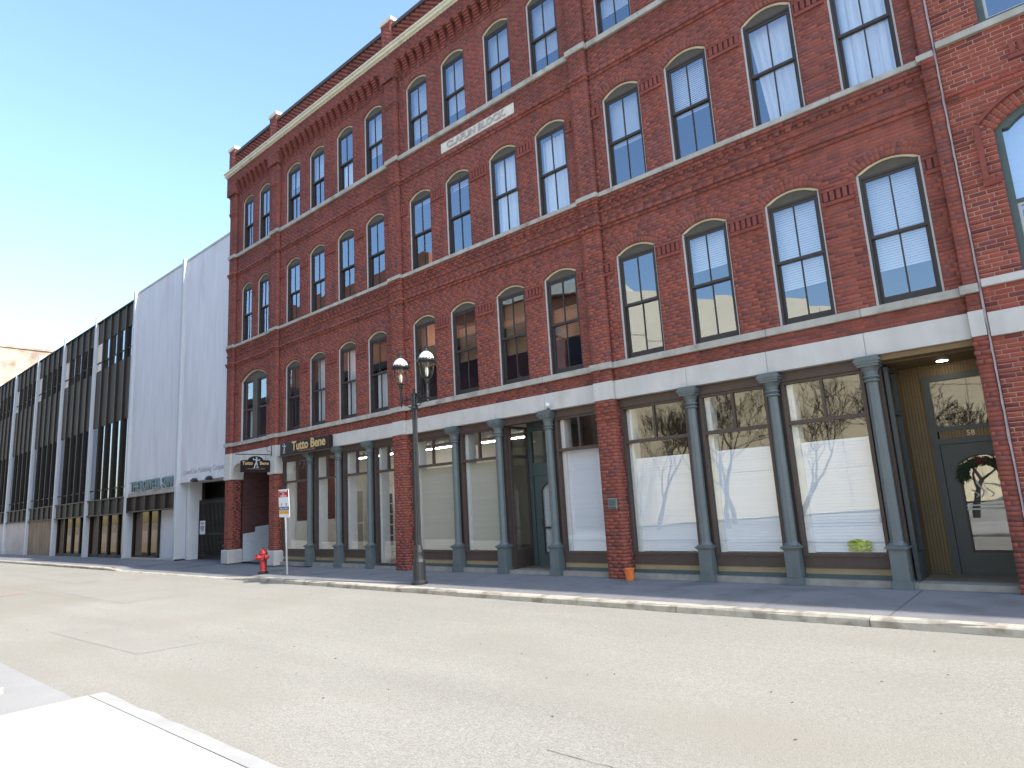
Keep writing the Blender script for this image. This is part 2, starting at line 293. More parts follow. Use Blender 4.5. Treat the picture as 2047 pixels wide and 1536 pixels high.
class Bricks:
    def __init__(s, palette): s.hex = []; s.col = []; s.box = []; s.pal = palette
    def add(s, V, c, box=None): s.hex.append(V); s.col.append(c); s.box.append(box)
    def color(s, x, z): return s.pal(x, z)
    def brick(s, x0, x1, y0, y1, z0, z1, side=None):
        V = np.array([(x0, y0, z0), (x1, y0, z0), (x1, y0, z1), (x0, y0, z1), (x0, y1, z0), (x1, y1, z0), (x1, y1, z1), (x0, y1, z1)])
        c = s.color(0.5*(x0+x1), 0.5*(z0+z1))
        if side is not None:
            V = np.stack([side-V[:, 1], V[:, 0], V[:, 2]], 1); s.add(V, c)
        else: s.add(V, c, (x0, x1, y0, y1, z0, z1))
    def fill(s, xa, xb, za, zb, yf, ops=(), ch=0.0677, L=0.212, j=0.006, deep=0.14, back=0.035, ends=True, side=None, jit=0.001):
        n = max(1, round((zb-za)/ch)); h = (zb-za)/n
        for k in range(n):
            z0 = za+k*h; zm = z0+h/2; iv = [(xa, xb)]
            for o in ops:
                sp = o.span(zm)
                if sp is None: continue
                nv = []
                for a, b in iv:
                    if sp[1] <= a or sp[0] >= b: nv.append((a, b)); continue
                    if sp[0] > a: nv.append((a, sp[0]))
                    if sp[1] < b: nv.append((sp[1], b))
                iv = nv
            off = (round(z0/ch) % 2)*L/2+0.013*((round(z0/ch)*7) % 5-2)
            for a, b in iv:
                if b-a < 0.02: continue
                x = math.floor((a-off)/L)*L+off; cuts = [a]
                while x < b:
                    if a+0.045 < x < b-0.045: cuts.append(x)
                    x += L
                cuts.append(b)
                for q in range(len(cuts)-1):
                    e0 = q == 0; e1 = q == len(cuts)-2; l = cuts[q]+(0 if e0 else j/2); r = cuts[q+1]-(0 if e1 else j/2)
                    d = deep if ends and (e0 or e1) else back; y = yf+RS.uniform(-jit, jit)
                    s.brick(l, r, y, yf+d, z0+j/2, z0+h-j/2, side)
    def ring(s, o, yf, j=0.008, back=0.14):
        a, r = o.a, o.rise; R = (a*a+r*r)/(2*r); zc = o.zs+r-R; th = math.asin(a/R); n = max(5, round(2*th*R/0.072)); layers = 2; t = o.ring/layers
        for ly in range(layers):
            r0 = R+ly*t+(j/2 if ly else 0); r1 = R+(ly+1)*t-j/2
            for i in range(n):
                t0 = -th+2*th*(i)/n+j/2/R; t1 = -th+2*th*(i+1)/n-j/2/R; y = yf+RS.uniform(-0.002, 0.002)
                P = lambda rr, tt: (o.cx+rr*math.sin(tt), zc+rr*math.cos(tt))
                q = [P(r0, t0), P(r0, t1), P(r1, t1), P(r1, t0)]
                V = np.array([(x, y, z) for x, z in q]+[(x, yf+back, z) for x, z in q]); s.add(V, s.color(o.cx, o.zs))
    def build(s, parent, keep=300, name='brickwork'):
        score = []
        for i, b in enumerate(s.box):
            if b is None or (b[1]-b[0]) < 0.19: continue
            x, y, z = (b[0]+b[1])/2, b[2], (b[4]+b[5])/2; u, v, d = project((x, y, z))
            if d > 0.5 and 0 < u < 2047 and 0 < v < 1536: score.append((1.0/d**3*abs(y-CAM[1]), i))
        score.sort(reverse=True); own = set(i for _, i in score[:keep])
        rest = [i for i in range(len(s.hex)) if i not in own]
        def mk(nm, V, col, mats=('brick',)):
            n = len(V); me = bpy.data.meshes.new(nm); vv = np.concatenate(V).astype(np.float32)
            base = np.array([(0, 1, 2, 3), (4, 0, 3, 7), (1, 5, 6, 2), (3, 2, 6, 7), (4, 5, 1, 0)]); F = (base[None]+8*np.arange(n)[:, None, None]).reshape(-1)
            me.vertices.add(8*n); me.vertices.foreach_set('co', vv.ravel()); me.loops.add(len(F)); me.loops.foreach_set('vertex_index', F)
            me.polygons.add(5*n); me.polygons.foreach_set('loop_start', np.arange(0, 20*n, 4)); me.polygons.foreach_set('loop_total', np.full(5*n, 4))
            me.update(calc_edges=True); ca = me.color_attributes.new('col', 'FLOAT_COLOR', 'CORNER')
            cc = np.ones((n, 20, 4), np.float32); cc[:, :, :3] = np.array(col)[:, None, :]; ca.data.foreach_set('color', cc.ravel())
            me.materials.append(MATS['brick']); return me
        tag(place(name, mk(name, [s.hex[i] for i in rest], [s.col[i] for i in rest]), parent), kind='stuff')
        unit = np.array([(-.5, 0, -.5), (.5, 0, -.5), (.5, 0, .5), (-.5, 0, .5), (-.5, 1, -.5), (.5, 1, -.5), (.5, 1, .5), (-.5, 1, .5)])
        var = [mk('brick', [unit], [s.col[i]]) for i in RS.choice(sorted(own), 36)] if own else []
        for i in sorted(own):
            b = s.box[i]; c = s.col[i]
            k = int(np.argmin([abs(np.array(v.color_attributes['col'].data[0].color[:3])-c).sum() for v in var]))
            o = bpy.data.objects.new('brick', var[k]); o.location = ((b[0]+b[1])/2, b[2], (b[4]+b[5])/2); o.scale = (b[1]-b[0], b[3]-b[2], b[5]-b[4]); link(o, parent)
def field(x, z):   # smooth pseudo-noise for kiln-dark areas
    return (math.sin(1.3*x+0.7*z+1)+math.sin(-0.9*x+1.9*z+2.2)+math.sin(2.7*x-0.4*z)+math.sin(0.53*x+0.47*z+4))/4
def pal_old(x, z):
    r = RS.rand(); f = field(x, z)+(z-6.5)*0.05; u = min(1.0, max(0.0, (z-5.0)/9.0))  # height terms paint the sky's purple-grey reflection into the upper bricks
    p = 0.18+0.26*max(0, f+0.1)
    if 7.97 < z < 8.8 or 11.57 < z < 12.5: p += 0.24
    red = np.array([0.272, 0.085, 0.064])*(1-u)+np.array([0.245, 0.079, 0.066])*u
    if r < p: c = np.array([0.198, 0.076, 0.069])*RS.uniform(0.85, 1.15)
    elif r < p+0.2: c = red*np.array([0.85, 0.92, 0.98])*RS.uniform(0.9, 1.1)
    else: c = red*RS.uniform(0.92, 1.08)
    if 7.28 < z < 7.865 or 11.0 < z < 11.43 or 3.88 < z < 4.14: c = c*RS.uniform(0.80, 0.98)   # soot washed from the sill courses
    return c
def pal_new(x, z):
    r = RS.rand()
    if r < 0.18: return np.array([0.175, 0.055, 0.050])*RS.uniform(0.85, 1.15)
    return np.array([0.275, 0.076, 0.056])*RS.uniform(0.88, 1.12)
# ================================================================== ground
def structure(o): o['kind'] = 'structure'; return o
KERB_Y = -2.25; ROAD_Z = -0.11; NEAR_Y = -8.62
g = MB().poly([(-900, -900, -0.2), (900, -900, -0.2), (900, 900, -0.2), (-900, 900, -0.2)])
structure(g.obj('ground', 'asphalt_patch'))
road = structure(MB().poly([(-140, NEAR_Y-6, ROAD_Z), (90, NEAR_Y-6, ROAD_Z), (90, KERB_Y+0.1, ROAD_Z), (-140, KERB_Y+0.1, ROAD_Z)]).obj('road', 'asphalt'))
rr = random.Random(3)
def crack(pts, w, name='tar_seam', m='tar'):
    b = MB(); L = []; R_ = []
    for i, (x, y) in enumerate(pts):
        q = pts[min(i+1, len(pts)-1)]; p0 = pts[max(i-1, 0)]; dx, dy = q[0]-p0[0], q[1]-p0[1]; l = math.hypot(dx, dy) or 1; ww = w*rr.uniform(0.4, 1.2)
        L.append((x-dy/l*ww, y+dx/l*ww, ROAD_Z+0.004)); R_.append((x+dy/l*ww, y-dx/l*ww, ROAD_Z+0.004))
    for i in range(len(pts)-1): b.poly([L[i], R_[i], R_[i+1], L[i+1]])
    b.obj(name, m, road)
def wander(x0, x1, y, amp, st=0.25):
    x = x0; yy = y; out = []
    while x < x1: out.append((x, yy)); x += st*rr.uniform(.5, 1.5); yy += rr.uniform(-amp, amp)
    return out
crack(wander(3.75, 4.5, -7.3, 0.012, 0.05), 0.003)
MB().poly([(-15.15, -6.75, ROAD_Z+.004), (-15.0, -6.75, ROAD_Z+.004), (-14.95, -6.15, ROAD_Z+.004), (-15.1, -6.15, ROAD_Z+.004)]).obj('paint_mark', 'red_mark', road)
mat('asphalt_seam', (0.235, 0.225, 0.20), var=0.1, rough=0.9)
def repair(pts, m='asphalt_fade'): MB().poly([(x, y, ROAD_Z+.003) for x, y in pts]).obj('asphalt_repair', m, road)
mat('asphalt_fade', (0.283, 0.269, 0.236), var=0.06, scale=1.0, rough=0.92, bump=0.4, bscale=150, fine=0.25, fscale=95)
repair([(-13.5, -5.6), (-9.2, -5.75), (-9.0, -4.3), (-13.4, -4.2)]); repair([(-26, -4.4), (-16.5, -4.6), (-16.4, -3.9), (-26, -3.7)]); repair([(-6.5, -7.7), (-2.9, -7.6), (-2.8, -6.8), (-6.4, -6.9)])
crack(wander(-20, -9, -5.95, 0.02, 0.3), 0.004, m='asphalt_seam')
# far pavement with control joints; lowered at the gateway
sw = MB(); xs = [-130+1.55*i for i in range(140)]
def swz(x):  # pavement level dips to the road at the gateway
    if -20.3 < x < -11.6: return -0.085
    if -11.6 <= x < -10.6: return -0.085+0.085*(x+11.6)
    if -21.3 < x <= -20.3: return -0.085-0.085*(x+20.3)
    return 0.0
cuts = sorted(set([round(-130+1.55*i, 3) for i in range(140)]+[-21.3, -20.3, -11.6, -10.6]))
cuts = [c for c in cuts if c < 85]
walk = structure(MB().poly([(-140, KERB_Y+.15, -.13), (86, KERB_Y+.15, -.13), (86, 2.5, -.13), (-140, 2.5, -.13)]).obj('pavement', 'sidewalk'))
b = MB()
for i in range(len(cuts)-1):
    x0, x1 = cuts[i]+.004, cuts[i+1]-.004
    for y0, y1 in ((KERB_Y+.17, -1.05), (-1.042, 0.0), (0.0, 1.9)):
        a = 0.002 if y1 < -.9 else 0.0
        zb0, zb1 = swz(cuts[i]), swz(cuts[i+1])
        lo = 1.0 if y1 < 0 else (0.75 if y1 < .5 else 0.5)
        hi = 0.75 if y1 < -.9 else 0.5 if y1 < .5 else .3
        b.poly([(x0, y0, zb0*lo), (x1, y0, zb1*lo), (x1, y1, zb1*hi), (x0, y1, zb0*hi)])
tag(b.obj('paving_slabs', 'sidewalk', walk), kind='stuff')
# granite kerb stones
kerb = structure(MB().box(-140, 88, KERB_Y+.12, KERB_Y+.168, -.14, -.03 if False else -.09).obj('kerb', 'kerb_stone'))
def kerb_stone(x0, x1, y, z0, z1, wid=.165, parent=kerb, m='kerb_stone', flip=1):
    n = 7; bm = MB(); R2 = random.Random(int(x0*97) & 0xffff)
    for sgn in (0,):
        k = len(bm.v); prof = [(0, ROAD_Z-.05), (0.0, -.03), (.025, -.004), (.06, 0.0), (wid, 0.0), (wid, -.1)]
        for i in range(n):
            t = i/(n-1); x = x0+(x1-x0)*t; zz = z0+(z1-z0)*t
            for q, (py, pz) in enumerate(prof):
                jy = R2.uniform(-.014, .014) if q in (1, 2) else 0; jz = R2.uniform(-.012, .004) if q in (1, 2, 3) else 0
                bm.v.append((x, y+flip*(py+jy), (zz+pz+jz) if q > 0 and q < 5 else pz-.05))
        N = len(prof)
        for i in range(n-1):
            for q in range(N-1):
                f = (k+i*N+q, k+(i+1)*N+q, k+(i+1)*N+q+1, k+i*N+q+1); bm.face(f if flip > 0 else f[::-1])
        bm.face([k+q for q in range(N)][::-1]); bm.face([k+(n-1)*N+q for q in range(N)])
    return bm.obj('kerb_stone', m, parent)
x = -62.0
while x < 14:
    L = rr.uniform(1.5, 2.6)
    if -23 < x < -10: L = 1.0
    kerb_stone(x+.006, x+L-.006, KERB_Y, swz(x), swz(x+L)); x += L
mat('kerb_pale', (0.36, 0.35, 0.335), var=0.12, scale=3, rough=0.9, bump=0.3, bscale=60)
# near side: pale concrete pavement, granite edge, apron of the driveway
near = structure(MB().poly([(-140, -60, -.10), (90, -60, -.10), (90, NEAR_Y-.17, -.10), (-140, NEAR_Y-.17, -.10)]).obj('near_pavement', 'apron'))
cell = [-0.72, 1.1, 2.9, 4.7, 6.5, 8.3, 10.1, 11.9, 13.7]
for i in range(len(cell)-1):
    for k, (ya, yb) in enumerate(((NEAR_Y-.175, -10.3), (-10.308, -12.0), (-12.008, -13.7))):
        z = -.012+rr.uniform(-.003, .003)
        MB().box(cell[i]+.004, cell[i+1]-.004, yb, ya, -.115, z).obj('concrete_slab', 'concrete_pale', near)
for i in range(5):
    MB().box(-3.7-1.6*i+.004, -2.1-1.6*i-.004, -12.5, -9.17, -.115, -.03).obj('concrete_slab', 'apron', near)
nk = structure(MB().box(-.72, 14, NEAR_Y-.172, NEAR_Y-.168, -.2, -.06).obj('near_kerb', 'kerb_pale'))
x = -0.72
while x < 14:
    L = rr.uniform(1.6, 2.4); kerb_stone(x+.005, x+L-.005, NEAR_Y, -.015, -.015, .165, nk, 'kerb_pale', -1); x += L
# leaf scraps and pebbles on the road
b = MB()
for i in range(80):
    x, y = rr.uniform(-9, 9), rr.uniform(-8.5, -2.6); s = rr.uniform(.008, .022); a = rr.uniform(0, 6.28); c, d = math.cos(a)*s, math.sin(a)*s
    b.poly([(x-c, y-d, ROAD_Z+.004), (x+d*.4, y-c*.4, ROAD_Z+.010), (x+c, y+d, ROAD_Z+.005), (x-d*.4, y+c*.4, ROAD_Z+.008)])
tag(b.obj('leaf_litter', 'bark'), 'tiny brown leaf scraps and grit scattered over the road', 'litter', kind='stuff')

# ================================================================== the four-storey brick block
BK = empty('brick_building', (-5.3, 0.1, 0), 'long four-storey red brick block with arched windows, granite lintels and shop fronts', 'building')
WY = 0.10
PIL = [(-16.77, -16.33), (-13.60, -13.14), (-6.98, -6.526), (-0.431, 0.0), (5.99, 6.165)]
BAY = [(-16.33, -13.60), (-13.14, -6.98), (-6.526, -0.431), (0.0, 5.99)]
LB, LT = 3.506, 3.883
FL = [dict(z0=4.27, zs=6.47, rise=.15, meet=5.40), dict(z0=7.97, zs=10.06, rise=.17, meet=9.02), dict(z0=11.57, zs=13.58, rise=.17, meet=12.56)]
SILL = [(4.135, 4.262), (7.865, 7.962), (11.43, 11.562)]
TOPZ = 14.85
ops = {}
for bi, (xa, xb) in enumerate(BAY):
    for fi, F in enumerate(FL):
        c = (xa+xb)/2+.03
        if bi == 0: L = [(c-.02, .97)] if fi == 0 else [(c-.61, .41), (c+.61, .41)]
        else: L = [(c+d, .455) for d in (-2.28, -.80, .80, 2.28)]
        ops[bi, fi] = [Opening(cx, a, F['z0'], F['zs'], F['rise']+(0.16 if a > .6 else 0), .2) for cx, a in L]
BR = Bricks(pal_old); back = MB()
def backing(xa, xb, z0, z1, op, y0=WY+.0025, y1=WY+.2):
    if not op: back.box(xa, xb, y0, y1, z0, z1); return
    F = op[0]; back.box(xa, xb, y0, y1, z0, F.z0) if F.z0 > z0+.001 else None
    xs_ = [xa]
    for o in op: xs_ += [o.cx-o.a-.003, o.cx+o.a+.003]
    xs_.append(xb)
    for i in range(0, len(xs_), 2): back.box(xs_[i], xs_[i+1], y0, y1, F.z0, F.zs)
    pts = [(xa, F.zs)]
    for o in op: pts += arch_pts(o.cx, o.a+.003, F.zs, o.rise)
    pts += [(xb, F.zs), (xb, z1), (xa, z1)]
    back.prism(pts, y0, y1)
levels = [(LT, 7.865, 0), (7.865, 11.43, 1), (11.43, TOPZ, 2)]
for bi, (xa, xb) in enumerate(BAY):
    for z0, z1, fi in levels:
        op = ops[bi, fi]; backing(xa, xb, z0, z1, op)
        for o in op: BR.ring(o, WY)
    f = lambda za, zb, yf, fi, **k: BR.fill(xa, xb, za, zb, yf, ops[bi, fi], ends=True, **k)
    f(LT, SILL[0][0], WY, 0); f(SILL[0][1], 7.14, WY, 0)
    f(7.14, 7.21, WY-.03, 0); f(7.21, 7.28, WY-.055, 0); f(7.28, 7.52, WY, 0); f(7.52, 7.585, WY-.02, 0); f(7.585, 7.65, WY, 0)
    x = xa+.03
    while x < xb-.1: BR.brick(x, x+.10, WY-.022, WY+.03, 7.652, 7.718); BR.brick(x+.104, x+.20, WY-.002, WY+.03, 7.652, 7.718); x += .204
    f(7.72, 7.79, WY-.022, 0); f(7.79, 7.865, WY-.036, 0)
    f(SILL[1][1], 10.67, WY, 1); f(10.67, 10.74, WY-.03, 1); f(10.74, 10.82, WY-.055, 1)
    if bi == 2:
        plq = Opening(-3.46, 1.31, 10.905, 11.195); BR.fill(xa, xb, 10.82, 11.43, WY, [plq])
    else: f(10.82, 11.43, WY, 1)
    f(SILL[2][1], 13.98, WY, 2); f(13.98, 14.05, WY-.02, 2); f(14.05, 14.5, WY, 2)
    BR.fill(xa, xb, 14.5, TOPZ-.07, -.10); back.box(xa, xb, -.096, WY, 14.505, TOPZ)
    x = xa+.02
    while x < xb-.06: BR.brick(x, x+.07, -.125, .03, TOPZ-.066, TOPZ-.004); x += .14
for pi, (xa, xb) in enumerate(PIL):
    back.box(xa+.003, xb-.003, .003, WY+.2, LT, TOPZ)
    g_ = lambda za, zb, yf: BR.fill(xa-(0-yf), xb+(0-yf), za, zb, yf, deep=.105-yf)
    seg = [(LT, SILL[0][0], 0), (SILL[0][1], 7.14, 0), (7.14, 7.21, -.03), (7.21, 7.28, -.055), (7.28, 7.52, 0), (7.52, 7.585, -.02), (7.585, 7.72, 0), (7.72, 7.79, -.022), (7.79, 7.865, -.036),
           (SILL[1][1], 10.67, 0), (10.67, 10.74, -.03), (10.74, 10.82, -.055), (10.82, 11.43, 0), (SILL[2][1], 13.2, 0), (13.2, 13.27, -.02), (13.27, 13.34, -.04), (13.34, 13.98, -.02), (13.98, 14.05, -.04), (14.05, TOPZ-.005, -.108)]
    for za, zb, yf in seg:
        if pi == 4: BR.fill(xa, xb, za, zb, yf, deep=.105-yf)
        elif pi == 0: BR.fill(xa+yf, xb-yf, za, zb, yf, deep=.105-yf)
        else: g_(za, zb, yf)
# fluted brick ornaments between the window heads
orn_mesh = {}
def ornament(xa, xb, zt, zb):
    w = xb-xa; n = max(2, round(w/.105)); key = (round(w, 2), n)
    m_ = MB(); s = w/n
    for i in range(n): m_.box(xa+s*i+s*.30, xa+s*(i+1)-.004, WY-.03, WY+.01, zb+.075, zt-.03)
    m_.box(xa, xb, WY-.034, WY+.01, zt-.026, zt); m_.box(xa, xb, WY-.036, WY+.01, zb, zb+.062)
    m_.use(1).box(xa+.002, xb-.002, WY-.008, WY+.004, zb+.06, zt-.02)
    return m_.obj('brick_ornament', ['brick_orn', 'lattice_back'], BK)
mat('brick_orn', (0.215, 0.062, 0.050), var=0.2, scale=7, rough=0.9, bump=.3)
for bi, (xa, xb) in enumerate(BAY):
    for fi in (0, 1):
        e = [xa]
        for o in ops[bi, fi]: e += [o.cx-o.a-.035, o.cx+o.a+.035]
        e.append(xb)
        for i in range(0, len(e), 2):
            if e[i+1]-e[i] > .12: ornament(e[i]+.004, e[i+1]-.004, FL[fi]['zs']-.10, FL[fi]['zs']-.37)
# corbel table
cm = MB()
for k in range(6): cm.box(-.085, .085, WY-(k+1)*.033, WY+.01, k*.072, k*.072+.066)
cmesh = cm.mesh('corbel', 'brick_orn')
for xa, xb in BAY:
    n = int((xb-xa)/.315); s = (xb-xa)/n
    for i in range(n): place('corbel', cmesh, BK, (xa+s*(i+.5), 0, 14.066))
back.obj('wall', 'mortar_red', BK)
# sill courses, stone by stone
for si, (za, zb) in enumerate(SILL):
    for bi, (xa, xb) in enumerate(BAY):
        op = ops[bi, si]; jn = [xa+.052]+[(op[i].cx+op[i+1].cx)/2+rr.uniform(-.15, .15) for i in range(len(op)-1)]+[xb-.052]
        for i in range(len(jn)-1):
            bevelled(MB().box(jn[i]+.002, jn[i+1]-.002, WY-.065, WY+.19, za, zb).obj('sill_stone', 'sill_stone', BK).data, .008)
    for pi, (xa, xb) in enumerate(PIL):
        bevelled(MB().box(xa-.05 if pi else xa-.04, xb+.05 if pi < 4 else xb, -.052, WY+.15, za-.002, zb+.002).obj('sill_stone', 'sill_stone', BK).data, .008)
# granite lintel course
for bi, (xa, xb) in enumerate(BAY[1:], 1):
    n = 3 if bi < 3 else 4
    jn = [xa+.013, *{1: [-11.34, -9.79, -8.26], 2: [-4.78, -3.30, -1.80], 3: [1.58, 3.08, 4.61]}[bi], xb-.013]
    for i in range(4): bevelled(MB().box(jn[i]+.0025, jn[i+1]-.0025, WY-.025, .5, LB, LT-.002).obj('granite_block', 'granite', BK).data, .006)
for pi, (xa, xb) in enumerate(PIL):
    if pi in (2, 3, 4): bevelled(MB().box(xa-.01, xb+(.01 if pi < 4 else 0), -.014, .5, LB+.002, LT-.004).obj('granite_block', 'granite', BK).data, .006)
for x0, x1, y0 in ((-16.785, -16.32, -.014), (-16.317, -15.0, WY-.05), (-14.997, -13.617, WY-.05), (-13.614, -13.13, -.014)):
    bevelled(MB().box(x0, x1, y0, .5, LB-.03, LT-.004).obj('granite_block', 'granite', BK).data, .006)
mat('carved', (0.40, 0.37, 0.36), var=0.1, rough=0.9)  # darker than the plaque, painting in the shadow edges of the letters
# name stone
pl = bevelled(MB().box(-4.765, -2.155, WY-.015, WY+.05, 10.91, 11.19).obj('name_stone', 'cap_stone', BK).data, .006)
np_ = [o for o in BK.children if o.name.startswith('name_stone')]
me = text_mesh('CLAFLIN BLOCK.', .25, 'carved', depth=.012, bold=.006, width=1.12); NS = bpy.data.objects['name_stone']
place('lettering', me, NS, (-3.46, WY-.025, 11.05), (math.pi/2, 0, 0)); NS['label'] = 'pale stone plaque with carved block name'
# ---------------- cornice, gutter, parapet
gut = [(-.06, TOPZ+.002), (-.125, TOPZ+.002), (-.135, TOPZ+.03), (-.185, TOPZ+.05), (-.20, TOPZ+.12), (-.235, TOPZ+.14), (-.235, TOPZ+.19), (-.14, TOPZ+.19), (-.11, TOPZ+.215), (-.06, TOPZ+.215)]
x = -16.93; q = [x]
while x < 6.1: x = min(x+3.05, 6.16); q.append(x)
for i in range(len(q)-1): MB().prism_x(gut, q[i]+.003, q[i+1]-.003).obj('cornice_gutter', 'cream_paint', BK)
LA = Bricks(pal_old)
for bi, (xa, xb) in enumerate(BAY):
    MB().box(xa, xb, .02, .32, TOPZ, 15.70).obj('parapet', 'lattice_back', BK)
    for k in range(9):
        z = 15.055+k*.072; x = xa+.004+(k % 2)*.105
        while x < xb-.1: LA.brick(x, x+.10, -.035, .03, z, z+.068); x += .21
    MB().box(xa, xb, -.075, .36, 15.705, 15.82).obj('coping', 'sash_brown', BK)
LA.hex and LA.build(BK, 0, 'parapet_lattice')
for pi, (xa, xb) in enumerate(PIL):
    BR.fill(xa-.01 if pi else xa, xb+.01 if pi < 4 else xb, TOPZ+.217, 15.95, -.09, deep=.13)
    BR.fill(.05, .36, TOPZ+.217, 15.95, -.005, side=xb, deep=.03)
    MB().box(xa, xb-.004, -.08, .36, TOPZ, 15.95).obj('parapet_pier', 'mortar_red', BK)
    bevelled(MB().box(xa-.05, xb+.05 if pi < 4 else xb, -.13, .41, 15.952, 16.09).obj('pier_cap', 'cap_stone', BK).data, .012)
# ---------------- shop-front piers
for pi, (xa, xb) in enumerate(PIL):
    if pi in (2, 3, 4):
        MB().box(xa+.003, xb-.003, .0065, .46, 0, LB).obj('pier_core', 'mortar_red', BK)
        BR.fill(xa, xb, 0.0, 3.04, 0.0, deep=.07)
        for k in range(7): BR.fill(xa-(.014 if k % 2 else 0), xb+(.014 if k % 2 and pi < 4 else 0), 3.04+k*.0665, 3.04+(k+1)*.0665, -.014 if k % 2 else .002, deep=.08, ch=.0665)
        BR.fill(.07, .46, 0.0, LB-.002, -.003, side=xb, deep=.03)
        BR.fill(-.46, -.07, 0.0, LB-.002, -.003, side=None, deep=.03) if False else None
    elif pi in (0, 1):
        MB().box(xa+.036, xb-.036, .02, .46, .46, 2.92).obj('pier_core', 'mortar_red', BK)
        BR.fill(xa+.03, xb-.03, .46, 2.92, 0.012, deep=.07)
        BR.fill(.08, .46, .46, 2.92, 0.027, side=xb, deep=.03)
        bevelled(MB().box(xa-.05, xb+.05, -.05, .5, -.02, .46).obj('plinth_stone', 'granite', BK).data, .02)
        bevelled(MB().box(xa-.03, xb+.03, -.03, .5, 2.925, LB-.034).obj('pier_capital', 'granite', BK).data, .02)
# quarter-round brackets under the passage lintel
for x0, sgn in ((-16.298, 1), (-13.632, -1)):
    pts = [(0, 0)]+[(.52-.52*math.cos(t), .52*math.sin(t)-.0) for t in [math.pi/2*i/8 for i in range(1, 9)]]+[(0, .52)]
    P = [(x0+sgn*a, 2.95+z) for a, z in pts]
    if sgn < 0: P = P[::-1]
    MB().prism(P, .02, .48).obj('bracket', 'granite', BK)
BR.build(BK, 300)
# sealant joint against the neighbour
b = MB(); zz = 0.0
prev = 6.183
while zz < 14.8:
    z2 = zz+rr.uniform(.1, .3); nx_ = 6.183+rr.uniform(-.006, .006); w = rr.uniform(.007, .013)
    b.poly([(prev-w, -.012, zz), (prev+w, -.012, zz), (nx_+w, -.012, z2), (nx_-w, -.012, z2)]); zz = z2; prev = nx_
b.box(6.172, 6.196, -.006, .05, 0, 14.8)
b.obj('sealant_joint', 'sealant', BK)

# ---------------- windows
PM = {}
def window_meshes(key, a, h, rise, meet, low_rail=.07):
    t = .032
    fr = MB(); fr.box(-a, -a+t, .05, .15, 0, h); fr.box(a-t, a, .05, .15, 0, h)
    out = arch_pts(0, a, h, rise, 14); inn = [(x*(a-t)/a, z-t*.9) for x, z in out]; inn[0] = (-a+t, h); inn[-1] = (a-t, h)
    fr.use(1)
    for i in range(14): fr.prism([inn[i], inn[i+1], out[i+1], out[i]], .05, .15)
    hp = MB(); hp.prism([(-a+t, h-.045), (a-t, h-.045)]+[(x, max(z, h-.04)) for x, z in reversed(inn)], .075, .11)
    jb = MB(); jb.box(-a+t, -a+t+.035, .07, .20, 0, h-.045); jb.box(a-t-.035, a-t, .07, .20, 0, h-.045); jb.box(-a+t+.035, a-t-.035, .08, .20, h-.08, h-.045); jb.box(-a+t+.035, a-t-.035, .07, .20, 0, .03)
    i0 = a-t-.035; r = .042
    def sash(z0, z1, y, bot, top):
        s = MB(); s.box(-i0, -i0+r, y, y+.035, z0, z1); s.box(i0-r, i0, y, y+.035, z0, z1); s.box(-i0+r, i0-r, y, y+.035, z0, z0+bot); s.box(-i0+r, i0-r, y, y+.035, z1-top, z1)
        s.box(-.011, .011, y+.002, y+.033, z0+bot, z1-top); return s
    m = meet
    PM[key] = dict(frame=fr.mesh('window', ['trim_grey', 'cream_paint']), head=hp.mesh('head_panel', 'head_panel'), jamb=jb.mesh('window_frame', 'sash_dark'),
        up=sash(m-.025, h-.08, .095, .05, .045).mesh('sash', 'sash_dark'), lo=sash(.03, m+.025, .135, low_rail, .05).mesh('sash', 'sash_dark'),
        pu=MB().sheet(-(i0-r-.012)/2, (i0-r-.012)/2, -.003, .003, 0, h-.08-.045-m-.025).mesh('pane', 'glass_upper'), pl=MB().sheet(-(i0-r-.012)/2, (i0-r-.012)/2, -.003, .003, 0, m-.025-.03-low_rail).mesh('pane', 'glass_upper'),
        i0=i0, r=r, h=h, m=m, low=low_rail, a=a)
def slat_mesh(w, h, m, pitch=.042):
    b = MB(); n = max(2, int(h/pitch)); p = h/n
    for i in range(n): b.poly([(-w/2, -.006, i*p), (w/2, -.006, i*p), (w/2, .010, (i+1)*p), (-w/2, .010, (i+1)*p)])
    return b.mesh('blind', m)
def curtain_mesh(w, h, folds, m):
    b = MB(); n = folds*6
    for i in range(n):
        x0 = -w/2+w*i/n; x1 = -w/2+w*(i+1)/n; d = lambda q: .022*math.sin(q*folds*2*math.pi/n)+.008*math.sin(q*1.7)
        b.poly([(x0, d(i), 0), (x1, d(i+1), 0), (x1, d(i+1)*.8, h), (x0, d(i)*.8, h)])
    return b.mesh('curtain', m, True)
